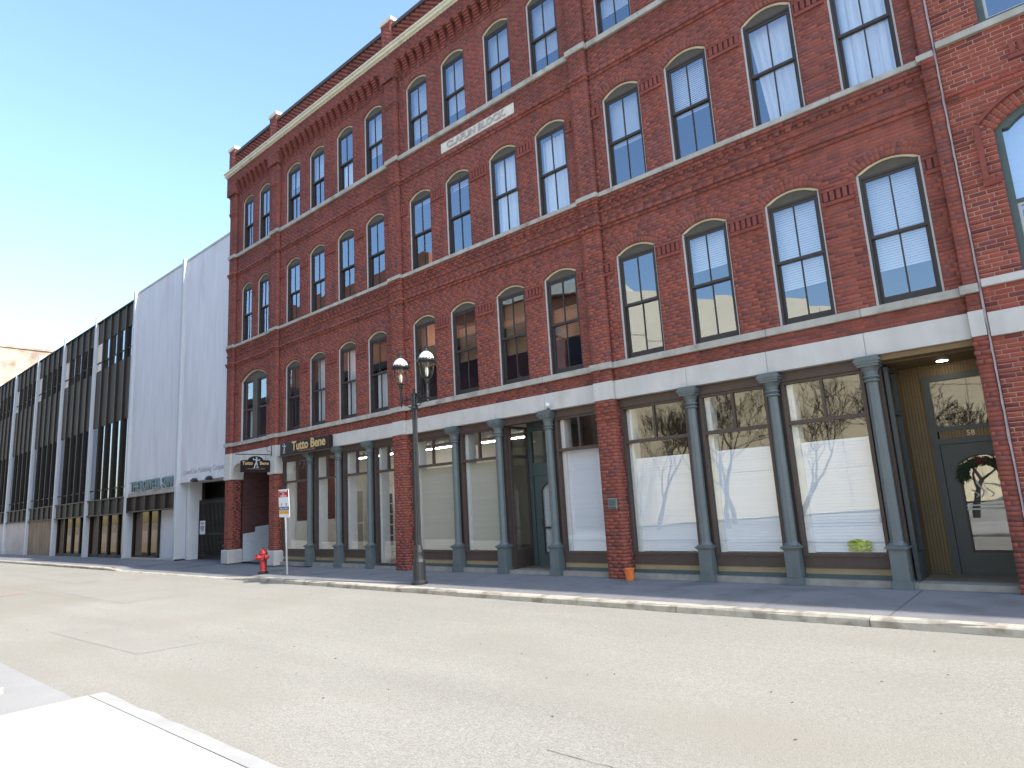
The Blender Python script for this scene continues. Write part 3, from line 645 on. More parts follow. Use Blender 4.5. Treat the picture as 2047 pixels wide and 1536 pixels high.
def place_window(root, key, x, y, z, cover=None, name='window'):
    P = PM[key]; wn = place(name, P['frame'], root, (x, y, z))
    for nm, k in (('head_panel', 'head'), ('window_frame', 'jamb'), ('sash', 'up'), ('sash', 'lo')): place(nm, P[k], wn, (x, y, z))
    hw = (P['i0']-P['r']+.012)/2
    for sx_ in (-1, 1):
        place('pane', P['pu'], wn, (x+sx_*hw, y+.113, z+P['m']+.025), (RS.uniform(-.005, .005), 0, RS.uniform(-.006, .006)))
        place('pane', P['pl'], wn, (x+sx_*hw, y+.153, z+.03+P['low']), (RS.uniform(-.005, .005), 0, RS.uniform(-.006, .006)))
    if cover:
        kind, f0, f1, m = cover        # covers from fraction f0 (bottom) to f1 (top)
        W2 = 2*P['a']-.1; z0 = P['h']*f0; hh = P['h']*(f1-f0)
        if kind == 'blind':
            place('blind', slat_mesh(W2, hh, m), wn, (x, y+.27, z+z0))
        elif kind == 'curtain': place('curtain', curtain_mesh(W2, hh, 7, m), wn, (x, y+.29, z+z0))
        elif kind == 'half':
            place('curtain', curtain_mesh(W2*.55, hh, 4, m), wn, (x-W2*.06, y+.24, z+z0))
        elif kind == 'drape':
            b = MB(); n = 14
            for i in range(n):
                t0, t1 = i/n, (i+1)/n; d = lambda t: .025*math.sin(t*40)
                b.poly([(-W2/2+W2*(.25+.75*t0), d(t0), 0), (-W2/2+W2*(.25+.75*t1), d(t1), 0), (-W2/2+W2*t1, d(t1), hh), (-W2/2+W2*t0, d(t0), hh)])
            place('curtain', b.mesh('curtain', m, True), wn, (x, y+.29, z+z0))
    return wn
for fi, F in enumerate(FL):
    window_meshes(('n', fi), .455, F['zs']-F['z0'], F['rise'], F['meet']-F['z0'], .11 if fi == 0 else .07)
    window_meshes(('s', fi), .41, F['zs']-F['z0'], F['rise'], F['meet']-F['z0'])
bw, cw, bt = 'blind_white', 'curtain_white', 'blind_tan'
COV = {(1, 0): [None, ('half', .0, 1, cw), ('half', .05, 1, cw), ('half', 0, .55, cw)],
       (2, 0): [('blind', .45, 1, bt), ('blind', .40, .8, bt), ('blind', .34, .9, bt), ('blind', .38, .7, bt)],
       (3, 0): [None, ('blind', .66, 1, bw), ('blind', .30, 1, bw), ('blind', .27, 1, bw)],
       (1, 1): [None, None, None, None], (2, 1): [('blind', .93, 1, bw), ('blind', .9, 1, bw), ('curtain', 0, .98, cw), ('curtain', 0, .95, cw)],
       (3, 1): [('blind', .47, 1, bw), ('blind', .48, 1, bw), ('drape', 0, 1, cw), ('curtain', 0, 1, cw)],
       (1, 2): [('blind', .7, 1, bw), ('blind', .55, 1, bw), ('curtain', 0, .5, cw), ('blind', .35, 1, bw)],
       (2, 2): [('blind', .22, 1, bw), ('blind', .26, 1, bw), ('blind', .25, 1, bw), ('blind', .28, 1, bw)],
       (3, 2): [('blind', .3, 1, bw), ('blind', .33, 1, bw), ('blind', .3, 1, bw), ('blind', .3, 1, bw)]}
for (bi, fi), L in ops.items():
    for i, o in enumerate(L):
        if o.a > .6: continue
        cov = COV.get((bi, fi), [None]*4)[i]
        place_window(BK, ('s' if bi == 0 else 'n', fi), o.cx, WY, o.z0, cov)
# the wide twin window above the passage
o = ops[0, 0][0]; F = FL[0]; h = F['zs']-F['z0']
fr = MB(); a = o.a; t = .05
fr.box(-a, -a+t, .075, .17, 0, h); fr.box(a-t, a, .075, .17, 0, h); out = arch_pts(0, a, h, o.rise, 18); inn = [(x*(a-t)/a, z-t*.9) for x, z in out]; inn[0] = (-a+t, h); inn[-1] = (a-t, h)
fr.use(1)
for i in range(18): fr.prism([inn[i], inn[i+1], out[i+1], out[i]], .075, .17)
TW = fr.obj('window', ['trim_grey', 'cream_paint'], BK, (o.cx, WY, o.z0)); TW['label'] = 'wide arched twin window with central post'
MB().prism([(-a+t, h-.03), (a-t, h-.03)]+[(x, max(z, h-.02)) for x, z in reversed(inn)], .105, .14).obj('head_panel', 'head_panel', TW, (o.cx, WY, o.z0))
MB().box(-.16, .16, .095, .2, 0, h-.03).obj('mullion_post', 'head_panel', TW, (o.cx, WY, o.z0))
for s in (-1, 1):
    cx = s*(a-t+.16)/2; w = (a-t-.16)/2
    sb = MB(); sb.box(cx-w, cx-w+.06, .12, .22, 0, h-.03); sb.box(cx+w-.06, cx+w, .12, .22, 0, h-.03); sb.box(cx-w+.06, cx+w-.06, .12, .22, 0, .1); sb.box(cx-w+.06, cx+w-.06, .12, .22, h-.08, h-.03); sb.box(cx-w+.06, cx+w-.06, .13, .2, 1.1, 1.16)
    sb.obj('sash', 'sash_dark', TW, (o.cx, WY, o.z0))
    for z0, z1 in ((.1, 1.1), (1.16, h-.08)): MB().sheet(-w+.06, w-.06, -.003, .003, 0, z1-z0).obj('pane', 'glass_upper', TW, (o.cx+cx, WY+.165, o.z0+z0), rot=(RS.uniform(-.004, .004), 0, RS.uniform(-.005, .005)))
place('curtain', curtain_mesh(.5, 1.1, 4, cw), TW, (o.cx-.45, WY+.3, o.z0))
# ---------------- rooms behind the glass and the building's mass
rm = MB()
for z0, z1 in ((3.56, 3.70), (7.35, 7.5), (10.95, 11.1), (14.7, 14.84)): rm.box(-16.7, 6.15, .31, 14, z0, z1)
rm.box(-16.7, 6.15, 5.0, 5.15, 3.7, 14.7); rm.box(-16.76, -16.6, .31, 14, 3.5, 14.84); rm.box(6.0, 6.155, .51, 14, 0, 14.84); rm.box(-16.6, 6.0, 13.9, 14, 0, 14.7)
for xp in (-13.4, -6.75, -.2):
    for z0, z1 in ((3.7, 7.35), (7.5, 10.95), (11.1, 14.7)): rm.box(xp-.08, xp+.08, .31, 5, z0, z1)
rm.obj('inner_walls', 'room_dark', BK)
MB().box(-16.7, 6.15, .325, 14, 14.842, 14.9).obj('roof', 'lattice_back', BK)
# ================================================================== shop fronts
GY = 0.30; HEAD = 3.34; TR = 2.63
COLX = {1: [-11.34, -9.79, -8.26], 2: [-4.78, -3.30, -1.80], 3: [1.58, 3.08, 4.61]}
def column():
    sh = MB(); sh.lathe([(.098, .66), (.092, .70), (.086, 3.12)], n=8, rot=math.pi/8)
    ca = MB(); ca.lathe([(.086, 3.10), (.115, 3.115), (.115, 3.14), (.09, 3.15), (.10, 3.165), (.118, 3.18), (.118, 3.20), (.098, 3.215), (.105, 3.27), (.14, 3.33), (.15, 3.34)], n=16)
    ca.box(-.15, .15, -.15, .15, 3.342, 3.38); ca.box(-.17, .17, -.17, .17, 3.38, 3.42); ca.box(-.185, .185, -.185, .185, 3.42, 3.455); ca.box(-.165, .165, -.165, .165, 3.455, LB-.003)
    ba = MB(); ba.box(-.135, .135, -.135, .135, 0, .12); ba.box(-.115, .115, -.115, .115, .12, .56); ba.box(-.135, .135, -.135, .135, .56, .585); ba.box(-.155, .155, -.155, .155, .585, .61); ba.box(-.125, .125, -.125, .125, .61, .635); ba.lathe([(.125, .635), (.105, .67)], n=16)
    return sh.mesh('shaft', 'column_green'), ca.mesh('capital', 'column_green'), bevelled(ba.mesh('base', 'column_green'), .004)
csh, cca, cba = column()
for bi in COLX:
    for x in COLX[bi]:
        co = place('column', csh, BK, (x, .17, 0)); place('capital', cca, co, (x, .17, 0)); place('column_base', cba, co, (x, .17, 0))
for bi in COLX:
    for i, x in enumerate(COLX[bi]):
        if (bi, i) in ((2, 1), (2, 2), (3, 2)): MB().box(x-.122, x+.122, .285, .365, 0, LB-.004).obj('mullion_post', 'shop_brown', BK)
        else: MB().box(x-.122, x+.122, .285, .395, 0, LB-.004).obj('mullion_post', 'shop_brown', BK)
def shop_window(xa, xb, low=.44, cover=None, mull=True):
    x0, x1 = xa, xb; f = MB(); t = .055
    f.box(x0, x0+t, .24, .36, low, HEAD); f.box(x1-t, x1, .24, .36, low, HEAD)
    f.box(x0+t, x1-t, .25, .35, TR-.035, TR+.03); f.box(x0+t, x1-t, .25, .36, low, low+.05); f.box(x0+t, x1-t, .25, .36, HEAD-.05, HEAD)
    xm = (x0+x1)/2
    if mull: f.box(xm-.022, xm+.022, .262, .34, TR+.03, HEAD-.05)
    wn = f.obj('shop_window', 'shop_brown', BK)
    def pane(a, b, z0, z1): MB().sheet(-(b-a)/2, (b-a)/2, -.004, .004, 0, z1-z0).obj('pane', 'glass_shop', wn, ((a+b)/2, GY, z0), rot=(RS.uniform(-.002, .002), 0, RS.uniform(-.003, .003)))
    if mull: pane(x0+t, xm-.022, TR+.03, HEAD-.05); pane(xm+.022, x1-t, TR+.03, HEAD-.05)
    else: pane(x0+t, x1-t, TR+.03, HEAD-.05)
    pane(x0+t, x1-t, low+.05, TR-.035)
    MB().box(x0+t+.003, x0+t+.10, .365, .62, low, HEAD).obj('inner_jamb', 'white_paint', wn)
    if cover:
        f1, m, z0 = cover; place('blind', slat_mesh(x1-x0-2*t-.07, f1-z0, m, .05), wn, ((x0+x1)/2+.065, .41, z0))
    if low > .2:
        b = MB(); b.box(xa, xb, .27, .40, .26, low-.001); b.use(1).box(xa, xb, .29, .40, .165, .259); b.use(2).box(xa, xb, .26, .40, .10, .164); b.use(3).box(xa-.04, xb+.04, .16, .45, -.02, .099)
        b.obj('bulkhead', ['shop_brown', 'bulkhead_tan', 'door_green', 'step_stone'], BK)
    else:
        MB().box(xa-.04, xb+.04, .16, .45, -.02, .07).obj('threshold', 'step_stone', BK)
    return wn
m_ = .125
def span(bi, i):
    xa, xb = BAY[bi]; e = [xa]+COLX[bi]+[xb]; return (e[i]+(m_ if i else .012), e[i+1]-(m_ if i < 3 else .012))
for bi in (1, 2, 3):
    xa, xb = BAY[bi]; xr = xb if bi < 3 else 4.61
    MB().box(xa+.01, xr-.01, .215, .40, HEAD, LB-.002).obj('fascia_board', 'shop_brown', BK)
for i in range(4): shop_window(*span(1, i), low=.44 if i < 3 else .08)
shop_window(*span(2, 0), cover=(2.56, 'blind_cream', .5)); shop_window(*span(2, 1), cover=(2.56, 'blind_cream', .5)); shop_window(*span(2, 3), cover=(2.60, 'blind_white', .49))
shop_window(*span(3, 0), cover=(2.29, 'blind_white', .5)); shop_window(*span(3, 1), cover=(2.29, 'blind_white', .5)); shop_window(*span(3, 2), cover=(2.29, 'blind_white', .5))
# shop interior behind bays 1 and 2
rmw = MB(); rmw.box(-13.12, -3.35, 6.4, 6.5, .1, 3.5); rmw.box(-13.14, -13.06, .47, 6.4, .1, 3.5); rmw.box(-3.27, -3.19, 1.12, 6.5, .1, 3.5)
rmw.obj('shop_wall', 'room_white', BK)
MB().box(-13.1, -.25, .46, 6.5, 0.0, .09).obj('shop_floor', 'room_floor', BK); MB().box(-13.1, -.3, .52, 6.4, 3.45, 3.5).obj('shop_ceiling', 'room_ceiling', BK)
MB().box(-13.058, -13.03, .75, 2.2, 1.35, 3.44).obj('brick_panel', 'brick_passage', BK); MB().box(-13.058, -13.02, .62, 2.4, .1, 1.34).obj('wainscot', 'room_white', BK)
MB().box(-13.05, -6.8, 3.9, 4.0, .1, 3.44).obj('partition', 'room_white', BK)
b = MB(); b.box(-13.058, -12.98, 2.55, 2.65, .1, 2.35); b.box(-13.058, -12.98, 3.35, 3.45, .1, 2.35); b.box(-13.058, -12.98, 2.65, 3.35, 2.25, 2.35); b.box(-13.058, -12.985, 2.65, 3.35, 1.1, 1.16); b.obj('inner_frame', 'white_paint', BK); MB().box(-13.05, -13.01, 2.65, 3.35, .1, 2.25).obj('inner_panel', 'room_ceiling', BK)
for (x, y) in ((-11.2, 2.4), (-8.6, 2.6), (-5.2, 2.8)):
    t = MB().box(x-1.2, x+1.2, y-.06, y+.06, 3.36, 3.42).obj('ceiling_fixture', 'white_paint', BK); MB().box(x-1.17, x+1.17, y-.025, y+.025, 3.325, 3.359).obj('tube', 'tube_light', t)
def panelled(x0, x1, y, z0, z1, cols, rows, name, m='white_paint', pm='room_dark'):
    d = MB(); d.box(x0, x1, y, y+.05, z0, z1); o = d.obj(name, m, BK); w = (x1-x0-.16)/cols; h = (z1-z0-.3)/rows
    for c in range(cols):
        for r in range(rows): MB().box(x0+.08+c*w+.02, x0+.08+(c+1)*w-.02, y-.006, y-.001, z0+.18+r*h+.02, z0+.18+(r+1)*h-.02).obj('pane', pm, o)
    return o
panelled(-12.9, -11.8, 3.84, .1, 2.25, 3, 5, 'inner_door')
panelled(-4.9, -3.7, 3.6, .8, 2.1, 2, 2, 'inner_cabinet')
# bay 3 interior
b = MB(); b.box(.02, 4.7, 4.0, 4.1, .1, 3.45); b.box(-.2, -.1, .47, 4.1, .1, 3.45); b.box(4.82, 4.87, 1.40, 4.0, .1, 3.45); b.obj('shop_wall', 'room_dark', BK)
MB().box(0, 6, .46, 4, 0, .09).obj('shop_floor', 'room_floor', BK); MB().box(0, 4.75, .52, 4.0, 3.45, 3.5).obj('shop_ceiling', 'room_dark', BK)
# ---------------- recessed doorway in bay 2
def side_glass(x, y0, y1, low=.44, m='shop_brown'):
    f = MB(); f.box(x-.03, x+.03, y0, y0+.06, low, HEAD); f.box(x-.03, x+.03, y1-.06, y1, .0, HEAD); f.box(x-.028, x+.028, y0+.06, y1-.06, TR-.035, TR+.03); f.box(x-.028, x+.028, y0+.06, y1-.06, low, low+.05); f.box(x-.028, x+.028, y0+.06, y1-.06, HEAD-.05, HEAD)
    f.box(x-.026, x+.026, y0, y1-.06, .0, low-.001)
    w = f.obj('side_window', m, BK)
    for z0, z1 in ((low+.05, TR-.035), (TR+.03, HEAD-.05)): MB().sheet(-.004, .004, y0+.06, y1-.06, z0, z1).obj('pane', 'glass_shop', w, (x, 0, 0))
side_glass(-3.16, .37, 1.05); side_glass(-1.93, .37, 1.05)
def door(x0, x1, y, z0, z1, m, gx0, gx1, gz0, gzs, rise, glassm, gm=.35):
    d = MB(); d.box(x0, gx0, y, y+.05, z0, z1); d.box(gx1, x1, y, y+.05, z0, z1); d.box(gx0, gx1, y, y+.05, z0, gz0)
    cx = (gx0+gx1)/2; ar = arch_pts(cx, (gx1-gx0)/2, gzs, rise, 12)
    d.prism(ar+[(gx1, z1), (gx0, z1)], y, y+.05)
    o = d.obj('door', m, BK)
    mo = MB(); inn = arch_pts(cx, (gx1-gx0)/2-.03, gzs-.01, rise-.01, 12)
    for i in range(12): mo.prism([inn[i], inn[i+1], ar[i+1], ar[i]], y-.012, y-.001)
    mo.box(gx0, gx0+.03, y-.012, y-.001, gz0, gzs-.01); mo.box(gx1-.03, gx1, y-.012, y-.001, gz0, gzs-.01); mo.box(gx0+.03, gx1-.03, y-.012, y-.001, gz0, gz0+.03)
    mo.obj('glazing_bead', 'sash_dark', o)
    MB().prism([(gx0, gz0), (gx1, gz0)]+list(reversed(ar)), y+.022, y+.03).obj('pane', glassm, o)
    MB().box(gx0-.005, gx1+.005, y+.055, y+.06, gz0-.01, gz1_ if False else gzs+rise+.01).obj('blind', 'blind_white' if gm > .3 else 'room_dark', o)
    return o
dw = MB(); dw.box(-3.13, -3.02, 1.02, 1.10, .0, HEAD+.1); dw.box(-1.99, -1.9, 1.02, 1.10, 0, HEAD+.1); dw.box(-3.02, -1.99, 1.03, 1.10, 2.16, 2.46); dw.box(-3.02, -1.99, 1.02, 1.10, 3.22, HEAD+.1)
dfr = dw.obj('door_surround', 'door_green', BK)
MB().sheet(-3.02, -1.99, 1.055, 1.065, 2.46, 3.22).obj('transom_pane', 'glass_shop', dfr)
d2 = door(-3.015, -1.995, 1.045, .08, 2.15, 'door_green', -2.82, -2.19, .36, 1.82, .17, 'glass_shop')
MB().box(-2.86, -2.82, 1.03, 1.043, .95, 1.15).obj('door_plate', 'sash_dark', d2); MB().box(-2.80, -2.21, 1.02, 1.034, .92, .97).obj('push_bar', 'sash_dark', d2)
MB().box(-3.2, -1.9, .4, 1.05, HEAD+.1, HEAD+.14).obj('soffit', 'shop_brown', BK); MB().box(-3.2, -1.9, .17, 1.06, -.02, .075).obj('threshold', 'step_stone', BK)
# ---------------- recessed entrance at the right end
side_glass(4.78, .37, .98, m='door_charcoal')
bead = MB()
for i in range(8): bead.box(4.755+.002, 4.80, .98+.045*i+.002, .98+.045*(i+1)-.002, .05, 3.40)
for i in range(8): bead.box(4.80+.045*i+.002, 4.80+.045*(i+1)-.002, 1.335, 1.36, .05, 3.40)
for i in range(20): bead.box(5.16+.042*i+.002, 5.16+.042*(i+1)-.002, 1.332, 1.36, 3.22, 3.40)
for i in range(18): bead.box(5.22+.042*i+.002, 5.22+.042*(i+1)-.002, 1.316, 1.35, 2.19, 2.31)
tag(bead.obj('beadboard', 'tan_paint', BK), kind='stuff')
MB().box(4.76, 5.98, .40, 1.40, 3.40, 3.44).obj('soffit', 'tan_paint', BK); MB().box(4.70, 5.985, .13, .40, 3.415, LB-.002).obj('soffit_beam', 'tan_paint', BK)
MB().lathe([(.075, 0), (.075, .012)], n=20).obj('ceiling_light', 'downlight', BK, (5.47, 1.0, 3.387))
MB().lathe([(.095, 0), (.095, .008)], n=20).obj('light_trim', 'white_paint', BK, (5.47, 1.0, 3.3925))
fr = MB(); fr.box(5.10, 5.20, 1.30, 1.37, .05, 3.22); fr.box(5.20, 6.0, 1.30, 1.37, 3.12, 3.22); fr.box(5.20, 6.0, 1.305, 1.37, 2.31, 2.38); fr.box(5.20, 6.0, 1.305, 1.37, 2.10, 2.19)
dfr = fr.obj('door_surround', 'door_charcoal', BK)
MB().sheet(5.20, 6.0, 1.335, 1.343, 2.38, 3.12).obj('transom_pane', 'glass_shop', dfr)
d3 = door(5.205, 6.25, 1.33, .09, 2.095, 'door_charcoal', 5.39, 6.06, .42, 1.78, .13, 'glass_shop', .1)
text_front('58', .115, 'number_cream', 5.64, 1.308, 2.248, dfr, depth=.006, bold=.001, name='house_number')
MB().box(5.42, 6.03, 1.30, 1.318, 1.06, 1.085).obj('push_bar', 'galvanised', d3); MB().box(5.42, 6.03, 1.30, 1.318, 1.12, 1.14).obj('push_bar', 'galvanised', d3)
sw_ = MB(); P = []
for i in range(25):
    t = i/24; a = math.radians(95-190*t); P.append((5.68+.26*math.cos(a)*(1 if t < .7 else 1-.9*(t-.7)), 1.325+.13*math.sin(a) if t < .5 else 1.325+.15*math.sin(a)))
for i in range(24):
    w0 = .004+.024*math.sin(math.pi*i/24); w1 = .004+.024*math.sin(math.pi*(i+1)/24)
    sw_.poly([(P[i][0], 1.349, P[i][1]-w0), (P[i][0], 1.349, P[i][1]+w0), (P[i+1][0], 1.349, P[i+1][1]+w1), (P[i+1][0], 1.349, P[i+1][1]-w1)])
for x0, hh in ((5.56, .12), (5.63, .26), (5.75, .14)):
    Q = [(x0+.035*math.sin(t*5), 1.25+hh*t) for t in [i/10 for i in range(11)]]
    for i in range(10): sw_.poly([(Q[i][0]-.012, 1.3485, Q[i][1]), (Q[i][0]+.012, 1.3485, Q[i][1]), (Q[i+1][0]+.012, 1.3485, Q[i+1][1]), (Q[i+1][0]-.012, 1.3485, Q[i+1][1])])
sw_.obj('swirl_emblem', 'trim_grey', d3)
MB().box(4.7, 6.0, .17, 1.33, -.02, .085).obj('threshold', 'step_stone', BK)
# wreath hanging on that door
wr = MB(); rw = random.Random(5)
for i in range(900):
    a = rw.uniform(-.35, math.pi+.35); r = .27+rw.gauss(0, .035); cx, cz = r*math.cos(a), r*math.sin(a)*.72; y = rw.uniform(-.05, .02)
    l = rw.uniform(.05, .11); d = a+rw.choice((-1, 1))*rw.uniform(.5, 2.2); ex, ez = cx+l*math.cos(d), cz+l*math.sin(d); px, pz = -math.sin(d)*.009, math.cos(d)*.009
    wr.poly([(cx-px, y, cz-pz), (cx+px, y, cz+pz), (ex, y-rw.uniform(0, .03), ez)])
WR = wr.obj('wreath', 'leaf_dark', None, (5.71, 1.29, 1.60)); tag(WR, 'dark evergreen wreath with red berries hanging on the arched glass door', 'wreath')
bb = MB()
for i in range(60): bb.lathe([(.001, -.011), (.010, -.005), (.010, .005), (.001, .011)], rw.gauss(0, .06), -.05+rw.uniform(-.02, .02), .205+rw.gauss(0, .03), n=6)
bb.obj('berries', 'berry_red', WR, (5.71, 1.29, 1.60))
# ---------------- passage under the left end
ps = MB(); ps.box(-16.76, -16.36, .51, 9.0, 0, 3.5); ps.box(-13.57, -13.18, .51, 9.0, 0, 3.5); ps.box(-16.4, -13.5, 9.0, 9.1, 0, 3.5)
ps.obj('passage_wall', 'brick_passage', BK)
wp = MB(); wp.poly([(-16.352, .53, .0), (-16.352, 8.9, 0), (-16.352, 8.9, 1.75), (-16.352, 1.9, 1.62), (-16.352, 1.86, 1.28), (-16.352, 1.0, 1.20), (-16.352, .98, 1.02), (-16.352, .53, .98)])
wp.obj('painted_brick', 'brick_painted', BK)
MB().poly([(-16.35, .4, .01), (-13.6, .4, .01), (-13.6, 9, .02), (-16.35, 9, .02)]).obj('passage_floor', 'sidewalk', BK)
# ---------------- small fittings on the block
ab = MB().lathe([(.0, 0), (.16, 0), (.155, .05), (.12, .10), (.05, .13), (.0, .135)], n=20).obj('alarm_bell', 'sash_dark', None, (-13.72, WY-.002, 5.52), True, rot=(math.pi/2, 0, 0)); tag(ab, 'dark round alarm bell on the brickwork beside the twin arched window', 'alarm bell')
sc = empty('security_camera', (-1.62, WY-.03, 3.56), 'small white dome security camera on the granite above the recessed doorway', 'camera')
MB().lathe([(.0, 0), (.05, 0), (.055, .015), (.05, .05), (.02, .075), (0, .08)], n=14).obj('dome', 'sign_white', sc, (-1.62, WY-.13, 3.60), True, rot=(math.pi/2, 0, 0))
MB().tube([(-1.66, WY-.026, 3.53), (-1.66, WY-.10, 3.53), (-1.64, WY-.13, 3.58)], .014, 8).obj('bracket', 'sash_brown', sc); MB().tube([(-1.66, WY-.03, 3.54), (-1.8, WY-.03, 3.52), (-2.0, WY-.03, 3.512)], .005, 6).obj('cable', 'sash_brown', sc)
ib = empty('entry_box', (-.185, -.01, 1.43), 'grey metal box fixed to the brick pier beside the white blinds', 'box')
bevelled(MB().box(-.285, -.085, -.05, -.004, 1.33, 1.54).obj('case', 'box_grey', ib).data, .008); MB().box(-.265, -.105, -.056, -.051, 1.40, 1.52).obj('faceplate', 'door_green', ib)
for i in range(3): MB().box(-.255+.055*i, -.222+.055*i, -.058, -.051, 1.345, 1.375).obj('button', 'sash_dark', ib)

# ================================================================== shop signs
def figure(parent, ox, oz, s, place_fn):
    """dancing figure emblem from flat limbs"""
    parts = [[(-.02, .06), (.10, .04), (.13, .30), (.02, .34)], [(-.02, .06), (.06, .04), (-.02, -.18), (-.12, -.16)], [(-.12, -.16), (-.03, -.17), (-.08, -.38), (-.22, -.40), (-.21, -.35), (-.13, -.34)],
             [(.02, .06), (.11, .06), (.16, -.14), (.09, -.16)], [(.09, -.14), (.16, -.16), (.10, -.34), (.26, -.26), (.25, -.32), (.06, -.40)], [(.02, .32), (.03, .24), (-.20, .26), (-.28, .40), (-.22, .42), (-.16, .32)], [(.12, .32), (.11, .22), (.30, .20), (.38, .32), (.33, .35), (.27, .27)]]
    hd = [(.06+.075*math.cos(t), .42+.085*math.sin(t)) for t in [2*math.pi*i/12 for i in range(12)]]
    b = MB()
    for q in parts+[hd]: b.poly([place_fn(ox+s*x, oz+s*z) for x, z in q])
    return b.obj('figure_emblem', 'figure_blue', parent)
TB = empty('shop_sign', (-11.3, -.02, 3.5), 'long dark maroon fascia sign with gold lettering above the left shop windows', 'sign')
bevelled(MB().box(-12.72, -9.905, -.085, .06, 3.475, 3.865).obj('board', 'sign_maroon', TB).data, .015); MB().box(-12.72, -9.905, -.075, .055, 3.440, 3.472).obj('ledge', 'shop_brown', TB)
text_front('Tutto Bene', .40, 'gold', -11.02, -.094, 3.705, TB, depth=.006, bold=.008, width=1.02)
text_front('a wine & cheese cellar', .105, 'gold_dim', -11.1, -.09, 3.535, TB, depth=.002, name='tagline')
figure(TB, -12.46, 3.665, .36, lambda x, z: (x, -.089, z))
HS = empty('hanging_sign', (-13.37, -.6, 2.95), 'black arched hanging sign with dancing figure on an iron bracket over the passage', 'sign')
X = -13.37; pts = [(-1.08, 3.0), (-.08, 3.0), (-.08, 3.36), (-.13, 3.385), (-.33, 3.39)]+[(-.58+.25*math.cos(t), 3.39+.13*math.sin(t)) for t in [math.pi*i/10 for i in range(1, 10)]]+[(-.83, 3.39), (-1.03, 3.385), (-1.08, 3.36)]
b = MB(); k = len(pts); b.v += [(X+.025, y, z) for y, z in pts]+[(X-.025, y, z) for y, z in pts]; b.face(range(k)); b.face([k+i for i in reversed(range(k))])
for i in range(k): j = (i+1) % k; b.face((i, k+i, k+j, j))
b.obj('board', 'sign_black', HS)
def side_text(txt, size, m, y, z, **kk): return place('lettering', text_mesh(txt, size, m, **kk), HS, (X+.03, y, z), (math.pi/2, 0, math.pi/2))
side_text('Tutto', .155, 'gold', -.86, 3.285, depth=.004, bold=.003); side_text('Bene', .155, 'gold', -.29, 3.285, depth=.004, bold=.003); side_text('a wine & cheese cellar', .07, 'gold_dim', -.58, 3.11, depth=.002)
figure(HS, -.58, 3.285, .40, lambda y, z: (X+.031, y, z))
b = MB(); b.box(X-.014, X+.014, -.028, -.016, 3.52, 3.87); b.tube([(X, -.02, 3.575), (X, -1.24, 3.575)], .014, 8); b.lathe([(.0, -.02), (.02, 0), (0, .02)], X, -1.25, 3.575, n=8)
sp = [(X, -.03-.10*(1-math.cos(t))*.6-.012*t, 3.60+.05*t+.035*math.sin(2*t)) for t in [i*.22 for i in range(24)]]; b.tube(sp, .007, 6)
b.obj('bracket', 'iron_black', HS)
b = MB()
for y in (-.22, -.94): b.tube([(X, y, 3.57), (X, y, 3.385)], .004, 5)
b.obj('hanger', 'iron_black', HS)

# ================================================================== neighbouring brick building on the right
NB = empty('brick_building', (7.5, 0, 0), 'bright red brick building with pale mortar joints at the right edge', 'building')
NX0, NX1 = 6.20, 30.0  # far end out of view, extended to carry the cornice shadow and block sun
nop = [Opening(7.36, .68, 4.30, 6.42, .30, .22), Opening(9.3, .68, 4.30, 6.42, .30, .22)]
nop3 = [Opening(7.36, .60, 8.06, 10.0, .25, .2), Opening(9.3, .60, 8.06, 10.0, .25, .2)]
nop4 = [Opening(7.36, .6, 11.6, 13.4, .2, .2), Opening(9.3, .6, 11.6, 13.4, .2, .2)]
back = MB(); NR = Bricks(pal_new); NXB = 10.4; ny = 0.0
def nback(z0, z1, op):
    F = op[0]; back.box(NX0+.004, NXB, .0035, .25, z0, F.z0); xs_ = [NX0+.004]
    for o in op: xs_ += [o.cx-o.a-.003, o.cx+o.a+.003]
    xs_.append(NXB)
    for i in range(0, len(xs_), 2): back.box(xs_[i], xs_[i+1], .0035, .25, F.z0, F.zs)
    pts = [(NX0+.004, F.zs)]
    for o in op: pts += arch_pts(o.cx, o.a+.003, F.zs, o.rise)
    back.prism(pts+[(NXB, F.zs), (NXB, z1), (NX0+.004, z1)], .0035, .25)
nback(3.82, 7.9, nop); nback(7.9, 11.4, nop3); nback(11.4, 14.8, nop4)
for z0, z1, op in ((3.82, 4.185, nop), (4.305, 7.05, nop), (7.19, 7.95, nop), (8.06, 11.48, nop3), (11.6, 14.8, nop4)): NR.fill(NX0, NXB, z0, z1, ny, op, j=.011, deep=.16, L=.212)
for z0 in (7.05, 7.12): NR.fill(NX0, NXB, z0, z0+.07, ny-.03, j=.011)
for o in nop+nop3+nop4: NR.ring(o, ny-.004, .010, .16)
